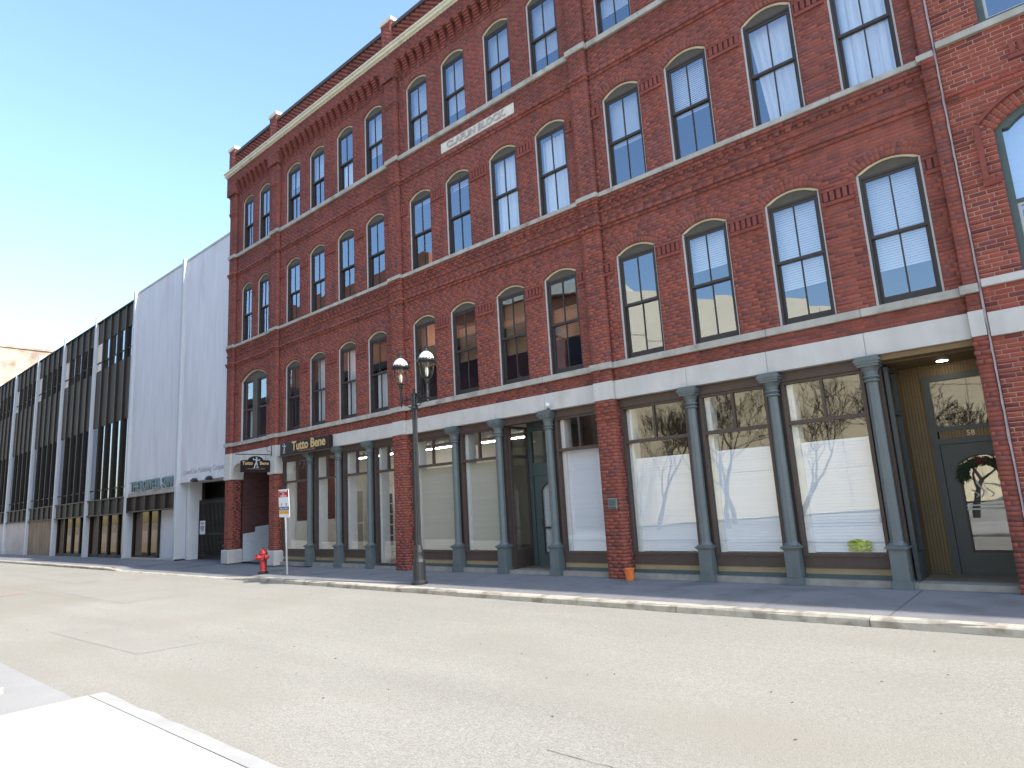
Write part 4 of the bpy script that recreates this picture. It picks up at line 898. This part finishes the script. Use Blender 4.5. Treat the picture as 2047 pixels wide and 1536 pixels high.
# raised hood moulds round the first-floor windows
for o in nop:
    R0 = o.ring; ar0 = arch_pts(o.cx, o.a, o.zs, o.rise, 16, .205); ar1 = arch_pts(o.cx, o.a, o.zs, o.rise, 16, .26); b = MB()
    for i in range(16): b.prism([ar0[i], ar0[i+1], ar1[i+1], ar1[i]], ny-.035, .01)
    for s, e0, e1 in ((-1, ar0[0], ar1[0]), (1, ar0[-1], ar1[-1])):
        xl, xr = sorted((e0[0], e1[0]+s*.03)); b.box(xl, xr, ny-.035, .01, 5.72, min(e0[1], e1[1]))
        b.box(*sorted((o.cx+s*o.a+s*.02, xr if s > 0 else xl)), ny-.03, .01, 5.62, 5.718)
    b.obj('hood_mould', 'brick_orn', NB)
for xa, xb in ((6.75, 7.4),): pass
for (xa, xb, zt, zb) in ((7.0, 7.8, 7.62, 7.36), (8.95, 9.75, 7.62, 7.36)):
    m2 = MB(); n = 8; s = (xb-xa)/n
    for i in range(n): m2.box(xa+s*i+s*.3, xa+s*(i+1)-.004, ny-.026, .01, zb+.07, zt)
    m2.box(xa, xb, ny-.03, .01, zb, zb+.06); m2.obj('brick_ornament', 'brick_orn', NB)
back.obj('wall', 'mortar_pale', NB)
MB().box(NX0+.006, NXB, .0035, .5, 0, 3.47).obj('wall_base', 'mortar_pale', NB)
NR.fill(NX0, NXB, .32, 3.47, ny, j=.011, L=.212)
NR.build(NB, 300)
bevelled(MB().box(NX0+.004, NXB, -.04, .3, -.02, .318).obj('plinth_stone', 'step_stone', NB).data, .01)
for z0, z1, y0, m in ((3.475, 3.818, -.03, 'granite'), (4.187, 4.302, -.055, 'granite')):
    for a, b_ in ((NX0+.004, 7.9), (7.905, NXB)): bevelled(MB().box(a, b_, y0, .3, z0, z1).obj('granite_block', m, NB).data, .006)
for a, b_ in ((NX0+.006, 7.62), (7.625, NXB)): bevelled(MB().box(a, b_, -.06, .2, 7.952, 8.058).obj('sill_stone', 'sill_stone', NB).data, .006)
MB().box(NX0+.004, NXB, -.05, .2, 11.482, 11.598).obj('sill_stone', 'sill_stone', NB)
def nwin(o, m):
    a = o.a; h = o.zs-o.z0; t = .09; f = MB(); f.box(-a, -a+t, .06, .2, 0, h); f.box(a-t, a, .06, .2, 0, h); f.box(-a+t, a-t, .06, .2, 0, .09)
    out = arch_pts(0, a, h, o.rise, 14); inn = [(x*(a-t)/a, z-t*.9) for x, z in out]; inn[0] = (-a+t, h); inn[-1] = (a-t, h)
    for i in range(14): f.prism([inn[i], inn[i+1], out[i+1], out[i]], .06, .2)
    f.box(-a+t, a-t, .10, .16, h*.47, h*.47+.06)
    w = f.obj('window', 'door_green', NB, (o.cx, 0, o.z0))
    s = MB(); i0 = a-t; s.box(-i0, -i0+.035, .11, .15, .09, h*.47); s.box(i0-.035, i0, .11, .15, .09, h*.47); s.box(-i0+.03, i0-.03, .112, .148, .092, .13); s.box(-i0+.03, i0-.03, .112, .148, h*.47-.035, h*.47-.002); s.obj('sash', 'trim_grey', w, (o.cx, 0, o.z0))
    MB().sheet(-i0, i0, -.003, .003, .09, h*.47).obj('pane', 'glass_upper', w, (o.cx, .145, o.z0))
    MB().prism([(-i0, h*.47+.06), (i0, h*.47+.06)]+list(reversed(inn)), -.003, .003).obj('pane', 'glass_upper', w, (o.cx, .125, o.z0))
    MB().box(-i0, i0, 0, .01, h*.45, h+o.rise-.1).obj('blind', 'blind_white', w, (o.cx, .32, o.z0))
for o in nop+nop3+nop4: nwin(o, 0)
r2 = MB(); r2.box(NX0+.01, NX1, 6, 6.2, 0, 14.7); r2.box(NX0+.005, NX1, .26, 14, 14.7, 14.95); r2.box(NXB+.01, NX1, .014, .3, 0, 14.7); r2.box(NX0+.01, NX0+.1, .51, 14, 0, 14.7); r2.box(NX1-.2, NX1, .31, 14, 0, 14.7); r2.box(NX0+.1, NX1-.2, 13.8, 14, 0, 14.7)
for z in (3.7, 7.4, 11.0): r2.box(NX0+.1, NX1-.2, .32, 6, z, z+.15)
r2.obj('building_mass', 'brick_far', NB)
MB().prism_x(gut, NX0+.01, NX1).obj('cornice', 'cream_paint', NB); MB().box(NX0+.01, NX1, .03, .3, 14.955, 15.7).obj('parapet', 'brick_far', NB)  # unseen, added at matching height to keep the shadow edge continuous
# ================================================================== newspaper building: white stucco wall, pale fins, bronze curtain wall
OF = empty('office_building', (-40, .5, 0), 'modern newspaper building with white stucco end wall, pale fins and bronze window bays', 'building')
FIN = [-21.25, -26.92, -32.60, -38.28, -43.95, -49.63, -55.3, -61.0]; WYL = .20; FT = 12.85
for i, x in enumerate(FIN):
    bevelled(MB().box(x-.10, x+.10, 0.06, WYL+.3, -.05, FT).obj('fin', 'fin_white', OF).data, .012)
def wall_panel(x0, x1, z0, z1): return MB().box(x0, x1, WYL, WYL+.3, z0, z1).obj('stucco_wall', 'stucco_white', OF)
wall_panel(-21.15, -16.78, 3.10, 12.72); wall_panel(-26.82, -21.35, 2.95, 12.72)
for x0, x1 in ((-21.15, -16.78), (-26.82, -21.35)): MB().box(x0, x1, WYL-.03, WYL+.34, 12.722, 12.80).obj('coping', 'trim_grey', OF)
MB().box(-26.82, -21.35, WYL-.03, WYL+.3, 2.78, 2.948).obj('concrete_band', 'concrete_band', OF)
me = text_mesh('THE LOWELL SUN', .62, 'letter_teal', depth=.03, bold=.012, width=.93); place('lettering', me, OF, (-24.1, WYL-.05, 3.20), (math.pi/2, 0, 0))
me = text_mesh('Lowell Sun Publishing Company', .30, 'letter_faint', depth=.004, shear=.25, width=.98); place('lettering', me, OF, (-18.95, WYL-.006, 3.50), (math.pi/2, 0, 0))
for x in (-19.6, -18.3): MB().lathe([(.0, 0), (.14, 0), (.16, .05), (.08, .14), (0, .15)], n=10).obj('flood_light', 'iron_black', OF, (x, WYL-.08, 3.06))
# gateway
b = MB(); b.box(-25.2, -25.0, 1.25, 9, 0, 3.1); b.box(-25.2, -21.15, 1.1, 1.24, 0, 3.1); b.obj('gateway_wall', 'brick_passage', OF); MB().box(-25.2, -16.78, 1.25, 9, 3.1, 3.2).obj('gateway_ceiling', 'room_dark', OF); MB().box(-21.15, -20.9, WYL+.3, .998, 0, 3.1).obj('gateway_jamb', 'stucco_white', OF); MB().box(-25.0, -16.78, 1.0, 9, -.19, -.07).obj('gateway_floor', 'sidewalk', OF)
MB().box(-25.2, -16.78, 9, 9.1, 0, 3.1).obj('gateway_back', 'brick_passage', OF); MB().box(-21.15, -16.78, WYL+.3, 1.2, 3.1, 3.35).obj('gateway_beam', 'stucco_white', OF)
MB().box(-24.9, -16.8, 2.2, 2.35, 2.45, 3.1).obj('inner_beam', 'room_dark', OF)
def bay_grid(x0, x1, shop):
    n = 5; w = (x1-x0)/n; mu = MB()
    for i in range(1, n): mu.box(x0+w*i-.05, x0+w*i+.05, .11, WYL+.12, 2.10, 12.42)
    mu.box(x0, x1, .12, WYL+.12, 2.04, 2.098); mu.box(x0, x1, .12, WYL+.12, 2.80, 2.86); mu.box(x0, x1, .10, WYL+.15, 12.452, 12.51); mu.obj('mullions', 'bronze', OF)
    for i in range(n):
        a, b_ = x0+w*i+(.045 if i else 0), x0+w*(i+1)-(.045 if i < n-1 else 0)
        for z0, z1 in ((2.10, 2.80), (6.70, 9.70), (11.30, 12.45)): MB().box(a, b_, WYL, WYL+.06, z0, z1).obj('spandrel_panel', 'bronze_panel', OF)
        fr_ = MB(); fr_.box(a, b_, WYL+.01, WYL+.07, 3.30, 3.36); fr_.box(a, b_, WYL+.01, WYL+.07, 10.18, 10.24); fr_.box(a, b_, WYL+.01, WYL+.07, 9.702, 9.74); fr_.box(a, b_, WYL+.01, WYL+.07, 6.64, 6.698); w_ = fr_.obj('window', 'bronze_panel', OF)
        for z0, z1 in ((2.86, 3.30), (3.36, 6.64), (9.74, 10.18), (10.24, 11.30)): MB().sheet(a, b_, -.004, .004, z0, z1).obj('pane', 'glass_bronze', w_, (0, WYL+.045, 0), rot=(RS.uniform(-.001, .001), 0, 0))
    if shop == 'glass':
        fr_ = MB(); k = 4; ww = (x1-x0)/k
        for i in range(k+1): fr_.box(max(x0, x0+ww*i-.07), min(x1, x0+ww*i+.07), WYL+.1, WYL+.25, 0, 2.04)
        fr_.box(x0, x1, WYL+.12, WYL+.25, 0.002, .14); s_ = fr_.obj('shop_window', 'bronze', OF)
        for i in range(k): MB().sheet(-ww/2+.07, ww/2-.07, -.004, .004, .14, 2.04).obj('pane', 'glass_brown', s_, (x0+ww*(i+.5), WYL+.18, 0), rot=(0, 0, RS.uniform(-.004, .004)))
    elif shop == 'wood':
        k = 5; ww = (x1-x0)/k
        for i in range(k): MB().box(x0+ww*i+.004, x0+ww*(i+1)-.004, WYL+.02+.006*(i % 2), WYL+.06, 0, 2.03).obj('plywood_sheet', 'plywood', OF)
    else: MB().box(x0, x1, WYL+.02, WYL+.06, 0, 2.03).obj('base_panel', 'panel_pink', OF)
for i in range(1, len(FIN)-1): bay_grid(FIN[i+1]+.10, FIN[i]-.10, 'glass' if i < 3 else 'wood' if i == 3 else 'pink')
# ground floor below the newspaper name
b = MB(); x0, x1 = -26.82, -21.35; n = 5; w = (x1-x0)/n
for i in range(n+1): b.box(max(x0, x0+w*i-.03), min(x1, x0+w*i+.03), .11, WYL+.2, 2.13, 2.76)
b.box(x0, x1, .11, WYL+.2, 2.07, 2.128); b.box(x0, x1, .17, WYL+.2, 2.762, 2.779); b.obj('mullions', 'bronze', OF)
for i in range(n): MB().box(x0+w*i+.03, x0+w*(i+1)-.03, WYL+.04, WYL+.1, 2.13, 2.76).obj('spandrel_panel', 'bronze_panel', OF)
b = MB()
for x in (-26.70, -24.85, -23.80): b.box(x-.05, x+.05, WYL+.2, WYL+.32, 0, 2.07)
b.box(-26.6, -23.8, WYL+.2, WYL+.32, 0.002, .12); s_ = b.obj('shop_window', 'bronze', OF)
for a, c in ((-26.65, -24.90), (-24.80, -23.85)): MB().sheet(a, c, -.004, .004, .12, 2.07).obj('pane', 'glass_brown', s_, (0, WYL+.26, 0))
MB().box(-23.75, -21.35, WYL+.3, WYL+.6, 0, 2.07).obj('stucco_niche', 'stucco_white', OF)
MB().box(-26.76, -21.15, .05, .5, -.04, .05).obj('plinth', 'concrete_band', OF)
b = MB(); b.box(-62, -20.95, 9, 9.2, 0, 12.4); b.box(-62, -26.8, WYL+.62, 9, 12.3, 12.45); b.box(-26.8, -16.85, WYL+.32, 9, 12.5, 12.68); b.box(-62, -27, 3.0, 3.1, 0, 12.3)
for z in (2.5, 9.0): b.box(-62, -27, WYL+.2, 3, z, z+.12)
b.box(-26.8, -16.8, 8.9, 9.0, 3.2, 12.6); b.box(-61.4, -61.2, .3, 9, 0, 12.5); b.box(-26.9, -24, 2.4, 2.5, 0, 2.9); b.obj('building_mass', 'room_dark', OF)
# ---------------- iron gate and its notice
IG = empty('iron_gate', (-19, .95, 0), 'tall black iron bar gate closing the gateway beside the white wall', 'gate')
for z0, z1 in ((.10, .16), (.95, 1.03), (2.22, 2.30)): MB().box(-20.85, -16.9, .93, .97, z0, z1).obj('rail', 'iron_black', IG)
bm = MB().lathe([(.012, .02), (.012, 2.34), (.0, 2.42)], n=6).mesh('bar', 'iron_black')
for i in range(33): place('bar', bm, IG, (-20.75+.118*i, .92, 0))
for x in (-20.87, -16.93): MB().box(x-.035, x+.035, .90, .98, 0, 2.36).obj('post', 'iron_black', IG)
NT = empty('notice_sign', (-20.55, .9, .9), 'small white notice with rows of print wired to the iron gate', 'sign')
MB().box(-20.85+.1, -20.28, .885, .895, .98, 1.52).obj('plate', 'sign_white', NT)
b = MB()
for i, (w, z) in enumerate(((.34, 1.43), (.12, 1.36), (.3, 1.29), (.34, 1.24), (.3, 1.19), (.22, 1.13))): b.box(-20.515-w/2, -20.515+w/2, .881, .8845, z-.016, z+.016)
b.obj('print_lines', 'sign_navy', NT)
# ---------------- car standing in the dark gateway
def car(loc, label):
    c = empty('parked_car', loc, label, 'car'); px, py, pz = loc
    prof = [(-2.05, .42), (-2.08, .62), (-1.95, .78), (-1.05, .92), (-.45, 1.36), (.75, 1.42), (1.55, 1.02), (2.05, .92), (2.1, .55), (2.05, .32), (1.75, .28), (-1.85, .28)]   # y front = -
    b = MB(); n = len(prof); rows = [(-.86, .80, .96), (-.80, 1, 1), (.80, 1, 1), (.86, .80, .96)]
    for x, s, zz in rows:
        for y, z in prof: b.v.append((px+x*(1 if z < 1 else .82), py+y*(.985 if s < 1 else 1), pz+.28+(z-.28)*(zz)))
    for r in range(3):
        for i in range(n): j = (i+1) % n; b.face((r*n+i, r*n+j, (r+1)*n+j, (r+1)*n+i))
    b.face(range(n)); b.face([3*n+i for i in reversed(range(n))])
    me = b.mesh('body', 'car_paint', True); me.update(); place('body', me, c)
    ws = MB(); ws.poly([(px-.60, py-1.0, pz+.955), (px+.60, py-1.0, pz+.955), (px+.56, py-.48, pz+1.365), (px-.56, py-.48, pz+1.365)]); ws.obj('windscreen', 'glass_bronze', c)
    for s in (-1, 1):
        MB().lathe([(0, 0), (.10, 0), (.11, .03), (.10, .06), (0, .06)], n=12).obj('headlight', 'chrome', c, (px+s*.6, py-2.06, pz+.66), rot=(math.pi/2, 0, 0))
        for y in (-1.3, 1.3):
            w = MB().lathe([(.16, -.09), (.31, -.09), (.33, -.06), (.33, .06), (.31, .09), (.16, .09)], n=20).obj('wheel', 'rubber', c, (px+s*.76, py+y, pz+.33), rot=(0, math.pi/2, 0)); MB().lathe([(.0, -.05), (.17, -.06), (.17, .06), (0, .05)], n=14).obj('rim', 'galvanised', w, (px+s*.76, py+y, pz+.33), rot=(0, math.pi/2, 0))
    MB().box(px-.26, px+.26, py-2.12, py-2.09, pz+.45, pz+.56).obj('number_plate', 'sign_white', c)
car((-20.8, 4.1, -.07), 'dark red car parked in the gloom behind the iron gate')
# ================================================================== sunlit building at the far end of the street
FB = empty('brick_building', (-70, 8, 0), 'tall sun-bleached brick building rising beyond the bronze window bays', 'building')
MB().box(-84, -63, -2.0, 30, 0, 17.55).obj('wall', 'brick_whitewash', FB); MB().box(-84.1, -62.9, -2.1, 30.1, 17.55, 17.75).obj('coping', 'brick_whitewash', FB)
for y in (9, 13, 17, 21):
    for z in (4, 8, 12): MB().box(-63.0, -62.94, y, y+1.2, z, z+1.9).obj('window', 'sash_brown', FB)
# ================================================================== street furniture
LP = empty('street_lamp', (-3.93, -1.83, 0), 'black twin-headed street lamp with glass lanterns at the kerb', 'street lamp')
lx, ly = -3.93, -1.83
MB().lathe([(.17, 0), (.17, .05), (.135, .09), (.13, .46), (.11, .52), (.10, .58), (.10, .66), (.07, .80)], lx, ly, 0, n=16).obj('base', 'iron_black', LP)
fl = MB(); n = 24; k = len(fl.v); zs_ = [(.066, .79), (.054, 3.70)]
for r, z in zs_:
    for i in range(n): a = 2*math.pi*i/n; q = r*(1 if i % 2 else .86); fl.v.append((lx+q*math.cos(a), ly+q*math.sin(a), z))
for i in range(n): j = (i+1) % n; fl.face((k+i, k+j, k+n+j, k+n+i))
fl.obj('shaft', 'iron_black', LP)
MB().lathe([(.062, 3.69), (.085, 3.71), (.085, 3.76), (.06, 3.78), (.06, 4.0), (.075, 4.02), (.075, 4.05), (.03, 4.07), (.015, 4.10), (.03, 4.13), (.0, 4.17)], lx, ly, 0, n=16).obj('post_head', 'iron_black', LP)
for s in (-1, 1):
    cx = lx+s*.44; zb = 4.33
    arm = MB(); arm.tube([(lx+s*.05, ly, 3.95), (cx, ly, 3.95)], .016, 8); arm.tube([(lx+s*.05, ly, 3.78), (lx+s*.16, ly, 3.76), (lx+s*.28, ly, 3.84), (cx, ly, 3.93)], .010, 6); arm.lathe([(.0, -.16), (.022, -.12), (.012, -.09), (.035, -.04), (.035, .05), (.028, .09), (.028, .26), (.045, .29), (.06, .36), (.085, .38)], cx, ly, 3.95, n=14)
    arm.tube([(lx+s*.28, ly, 3.95), (lx+s*.34, ly, 3.88), (lx+s*.40, ly, 3.90)], .007, 6); arm.obj('arm', 'iron_black', LP)
    ln = MB().lathe([(.085, 0), (.115, .03), (.150, .16), (.160, .30), (.160, .36)], cx, ly, zb, n=20).obj('lantern_glass', 'glass_lamp', LP, smooth=True)
    rb = MB()
    for i in range(6):
        a = 2*math.pi*i/6+.3; rb.tube([(cx+r*math.cos(a), ly+r*math.sin(a), zb+z) for r, z in ((.088, 0), (.118, .03), (.153, .16), (.163, .30), (.163, .36))], .006, 5)
    rb.obj('lantern_rib', 'iron_black', ln)
    MB().lathe([(.012, .0), (.030, .04), (.036, .14), (.024, .22), (.0, .25)], cx, ly, zb+.02, n=12).obj('lamp_bulb', 'sign_white', ln, smooth=True)
    rim = MB().lathe([(.165, .355), (.205, .36), (.21, .38), (.205, .40), (.17, .405)], cx, ly, zb, n=28).obj('crown_ring', 'iron_black', LP)
    cr = MB()
    for i in range(18): a = 2*math.pi*i/18; cr.box(cx+.2*math.cos(a)-.012, cx+.2*math.cos(a)+.012, ly+.2*math.sin(a)-.012, ly+.2*math.sin(a)+.012, zb+.40, zb+.418)
    cr.obj('crown_beads', 'iron_black', rim)
    MB().lathe([(.17, .405), (.165, .45), (.14, .51), (.10, .555), (.055, .585), (.05, .59)], cx, ly, zb, n=24).obj('lantern_roof', 'lamp_roof', LP, smooth=True)
    MB().lathe([(.055, .585), (.06, .60), (.06, .625), (.03, .64), (.025, .665), (.045, .68), (.03, .70), (.008, .73), (.0, .77)], cx, ly, zb, n=14).obj('finial', 'iron_black', LP)
HY = empty('fire_hydrant', (-10.68, -1.70, 0), 'red fire hydrant standing at the kerb by the passage', 'hydrant'); hx, hy = -10.68, -1.70
MB().lathe([(.14, 0), (.14, .03), (.10, .05), (.10, .08)], hx, hy, 0, n=12).obj('flange', 'rubber', HY)
MB().lathe([(.105, .08), (.09, .10), (.088, .36), (.105, .37), (.105, .40), (.10, .41), (.10, .53), (.115, .54), (.115, .565), (.10, .58), (.085, .63), (.045, .67), (.03, .68), (.03, .71), (.02, .73), (0, .73)], hx, hy, 0, n=18).obj('barrel', 'hydrant_red', HY, smooth=False)
for dx, dy, r in ((-1, 0, .05), (1, 0, .05), (0, -1, .062)):
    c = MB().lathe([(r*.9, 0), (r*.9, .10), (r*1.25, .105), (r*1.25, .15), (r*.5, .16), (r*.5, .19), (0, .19)], n=12)
    c.obj('nozzle_cap', 'hydrant_red', HY, (hx+dx*.06, hy+dy*.06, .46), rot=(math.pi/2 if dy else 0, -math.pi/2 if dx < 0 else math.pi/2 if dx > 0 else 0, 0))
for i in range(6): a = i*math.pi/3; MB().lathe([(.014, .03), (.014, .055)], hx+.122*math.cos(a), hy+.122*math.sin(a), 0, n=6).obj('bolt', 'rubber', HY)
PS = empty('parking_sign', (-9.62, -1.58, 0), 'leaning galvanised post with red and white parking sign by the kerb', 'sign')
MB().tube([(-9.62, -1.58, 0), (-9.70, -1.58, 1.2), (-9.79, -1.58, 2.25)], .028, 8).obj('post', 'galvanised', PS)
sx0, sx1 = -10.05, -9.50; tilt = -.06
def pz(x, z): return (x+(2.28-z)*.16*0-(z-1.5)*.10, -1.625, z)
def plate(x0, x1, z0, z1, m, nm, d=0): b = MB(); b.poly([(lambda q: (q[0], q[1]-d, q[2]))(pz(a, z)) for a, z in ((x0, z0), (x1, z0), (x1, z1), (x0, z1))]); return b.obj(nm, m, PS)
b = MB(); b.prism([(pz(x, z)[0], z) for x, z in ((-9.97, 1.52), (-9.43, 1.52), (-9.43, 2.27), (-9.97, 2.27))], -1.625, -1.612); bevelled(b.obj('plate', 'sign_white', PS).data, .004)
plate(-9.95, -9.45, 2.06, 2.245, 'sign_red', 'red_panel', .004); plate(-9.95, -9.45, 1.705, 1.80, 'sign_navy', 'navy_panel', .004); plate(-9.95, -9.45, 1.605, 1.69, 'sign_orange', 'orange_panel', .004)
for t_, s_, z, m in (('TOW ZONE', .075, 2.215, 'sign_white'), ('NO', .06, 2.15, 'sign_white'), ('PARKING', .075, 2.088, 'sign_white'), ('Pay to Park', .085, 1.752, 'sign_white')):
    place('lettering', text_mesh(t_, s_, m, depth=.001, bold=.001), PS, (-9.70-(z-1.5)*.10, -1.632, z), (math.pi/2, 0, 0))
for x in (-9.83, -9.58):
    b = MB(); b.lathe([(.036, 0), (.036, .003)], n=16); b.obj('pictogram', 'sign_navy', PS, (x-.035, -1.628, 1.86), rot=(math.pi/2, 0, 0))
    b = MB(); b.lathe([(.022, 0), (.022, .002)], n=16); b.obj('pictogram_centre', 'sign_white', PS, (x-.035, -1.6325, 1.86), rot=(math.pi/2, 0, 0))
OP = MB().lathe([(.07, 0), (.075, .01), (.095, .2), (.105, .2), (.105, .225), (.09, .225), (.085, .2), (0, .19)], n=16).obj('plant_pot', 'plastic_orange', None, (.12, -.13, 0)); tag(OP, 'small orange pot standing at the foot of the brick pier', 'pot')
hv = MB(); rh = random.Random(9); n = 9; G = [[(-.17+.34*i/n, rh.uniform(-.06, .06), .0+rh.uniform(0, .05)+.17*(j/n)*(1-.3*abs(i/n-.5))) for i in range(n+1)] for j in range(n+1)]
for j in range(n):
    for i in range(n): hv.poly([G[j][i], G[j][i+1], G[j+1][i+1], G[j+1][i]])
HV = hv.obj('crumpled_vest', 'hivis', None, (4.05, .365, .50)); HV.data.polygons.foreach_set('use_smooth', [False]*len(HV.data.polygons)); tag(HV, 'crumpled fluorescent yellow vest lying inside the right shop window', 'vest')
# ================================================================== across the street (seen mirrored in the glass)
CB = empty('concrete_building', (-6, -22, 0), 'sunlit cream concrete building across the street mirrored in the shop windows', 'building')
d_ = Vector((.55, -.835, 0)).normalized(); n_ = Vector((.835, .55, 0)); P0 = Vector((-10.4, -16.3, 0)); Lc = 46.0
def cpt(s, o, z): q = P0+d_*s+n_*o; return (q.x, q.y, z)
b = MB(); q = [cpt(0, 0, 0), cpt(Lc, 0, 0), cpt(Lc, -14, 0), cpt(0, -14, 0)]; H = 12.0
b.v += q+[(x, y, H) for x, y, z in q]
for i in range(4): j = (i+1) % 4; b.face((j, i, 4+i, 4+j))
b.face((4, 5, 6, 7)); b.obj('wall', 'cream_concrete', CB)
for r in range(5):
    for c in range(10):
        s0 = c*4.6; z0 = r*2.4; b = MB(); q = [cpt(s0+.02, .0, 0), cpt(s0+4.58, .0, 0)]
        b.poly([cpt(s0+4.58, .035, z0+.02), cpt(s0+.02, .035, z0+.02), cpt(s0+.02, .035, z0+2.38), cpt(s0+4.58, .035, z0+2.38)]); b.poly([cpt(s0+.02, .035, z0+2.38), cpt(s0+.02, 0, z0+2.38), cpt(s0+4.58, 0, z0+2.38), cpt(s0+4.58, .035, z0+2.38)])
        b.obj('facade_panel', 'cream_concrete', CB)
OB = empty('brick_building', (-22, -18, 0), 'sunlit orange brick building across the street mirrored in the middle windows', 'building')
A_ = Vector((-11.6, -18.2, 0)); B_ = Vector((-31, -13.2, 0)); e_ = (B_-A_).normalized(); nn = Vector((-e_.y, e_.x, 0)); nn = nn if nn.y > 0 else -nn
def opt(s, o, z): q = A_+e_*s+nn*o; return (q.x, q.y, z)
L_ = (B_-A_).length; b = MB(); q = [opt(0, 0, 0), opt(L_, 0, 0), opt(L_, -12, 0), opt(0, -12, 0)]; b.v += q+[(x, y, 13.2) for x, y, z in q]
for i in range(4): j = (i+1) % 4; b.face((i, j, 4+j, 4+i))
b.face((7, 6, 5, 4)); b.obj('wall', 'brick_orange', OB)
b = MB(); q = [opt(-.3, .35, 0), opt(L_, .35, 0), opt(L_, -12, 0), opt(-.3, -12, 0)]; b.v += [(x, y, 13.2) for x, y, z in q]+[(x, y, 13.9) for x, y, z in q]
for i in range(4): j = (i+1) % 4; b.face((i, j, 4+j, 4+i))
b.face((7, 6, 5, 4)); b.face((0, 1, 2, 3)); b.obj('cornice', 'cream_paint', OB)
for i in range(5):
    for z in (4.6, 8.6):
        s0 = 1.6+i*3.6; b = MB(); b.poly([opt(s0+1.1, .02, z), opt(s0, .02, z), opt(s0, .02, z+2), opt(s0+1.1, .02, z+2)]); b.obj('window', 'sash_dark', OB)
SB = empty('brick_building', (-23, -11.5, 0), 'shaded dark brick building directly across the street mirrored in the left shop windows', 'building')
MB().box(-38, -10.8, -12.7, -10.6, -.1, 9.2).obj('wall', 'brick_passage', SB); MB().box(-38.1, -10.7, -12.7, -10.45, 9.2, 9.6).obj('cornice', 'shop_brown', SB)
for i in range(9):
    for z in (.6, 3.9, 6.7): MB().box(-37+2.9*i, -35.7+2.9*i, -10.6, -10.56, z, z+1.8).obj('window', 'sash_dark', SB)
MB().box(-38, -22, -22, -14.6, -.1, 17.5).obj('rear_block', 'brick_orange', OB)
def bare_tree(x, y, h, seed, label):
    r = random.Random(seed); b = MB(); t = empty('bare_tree', (x, y, -.1), label, 'tree', 'bare trees across the street')
    tr = MB()
    def grow(p, d, l, rad, lev, out):
        pts = [p]; R = [rad]; q = Vector(p); dd = Vector(d)
        for i in range(3):
            dd = (dd+Vector((r.gauss(0, .14), r.gauss(0, .14), r.gauss(.05, .08)))).normalized(); q = q+dd*l/3; pts.append(tuple(q)); R.append(rad*(1-.13*(i+1)))
        out.tube(pts, R, 5 if lev < 2 else 3)
        if lev < 6:
            for k in range(3 if lev < 5 else 2):
                ax = Vector((r.gauss(0, 1), r.gauss(0, 1), r.gauss(0, .5))).normalized(); nd = (dd+ax*r.uniform(.4, .8)).normalized(); grow(pts[-1] if k < 2 else pts[2], nd, l*r.uniform(.62, .85), max(.011, R[-1]*(.70 if k else .82)), lev+1, b)
    grow((x, y, -.1), (r.gauss(0, .05), r.gauss(0, .05), 1), h*.26, .13, 0, tr)
    tr.obj('trunk', 'bark', t); tag(b.obj('crown', 'bark', t), kind='stuff')
for i, (x, y, h, lb) in enumerate(((-7.9, -15.2, 7.6, 'bare tree mirrored leftmost, beside the brick pier'), (-4.9, -15.6, 8.2, 'bare tree mirrored in the middle white-blind window'), (-2.2, -16.4, 7.6, 'bare tree mirrored left of the third white-blind window'), (.6, -18.0, 7.4, 'bare tree mirrored right in the third white-blind window'), (3.4, -18.5, 6.6, 'bare tree mirrored in the entrance transom'), (-5.8, -18.4, 7.5, 'bare tree mirrored behind the others against the cream wall'))):
    bare_tree(x, y, h, 20+i, lb)
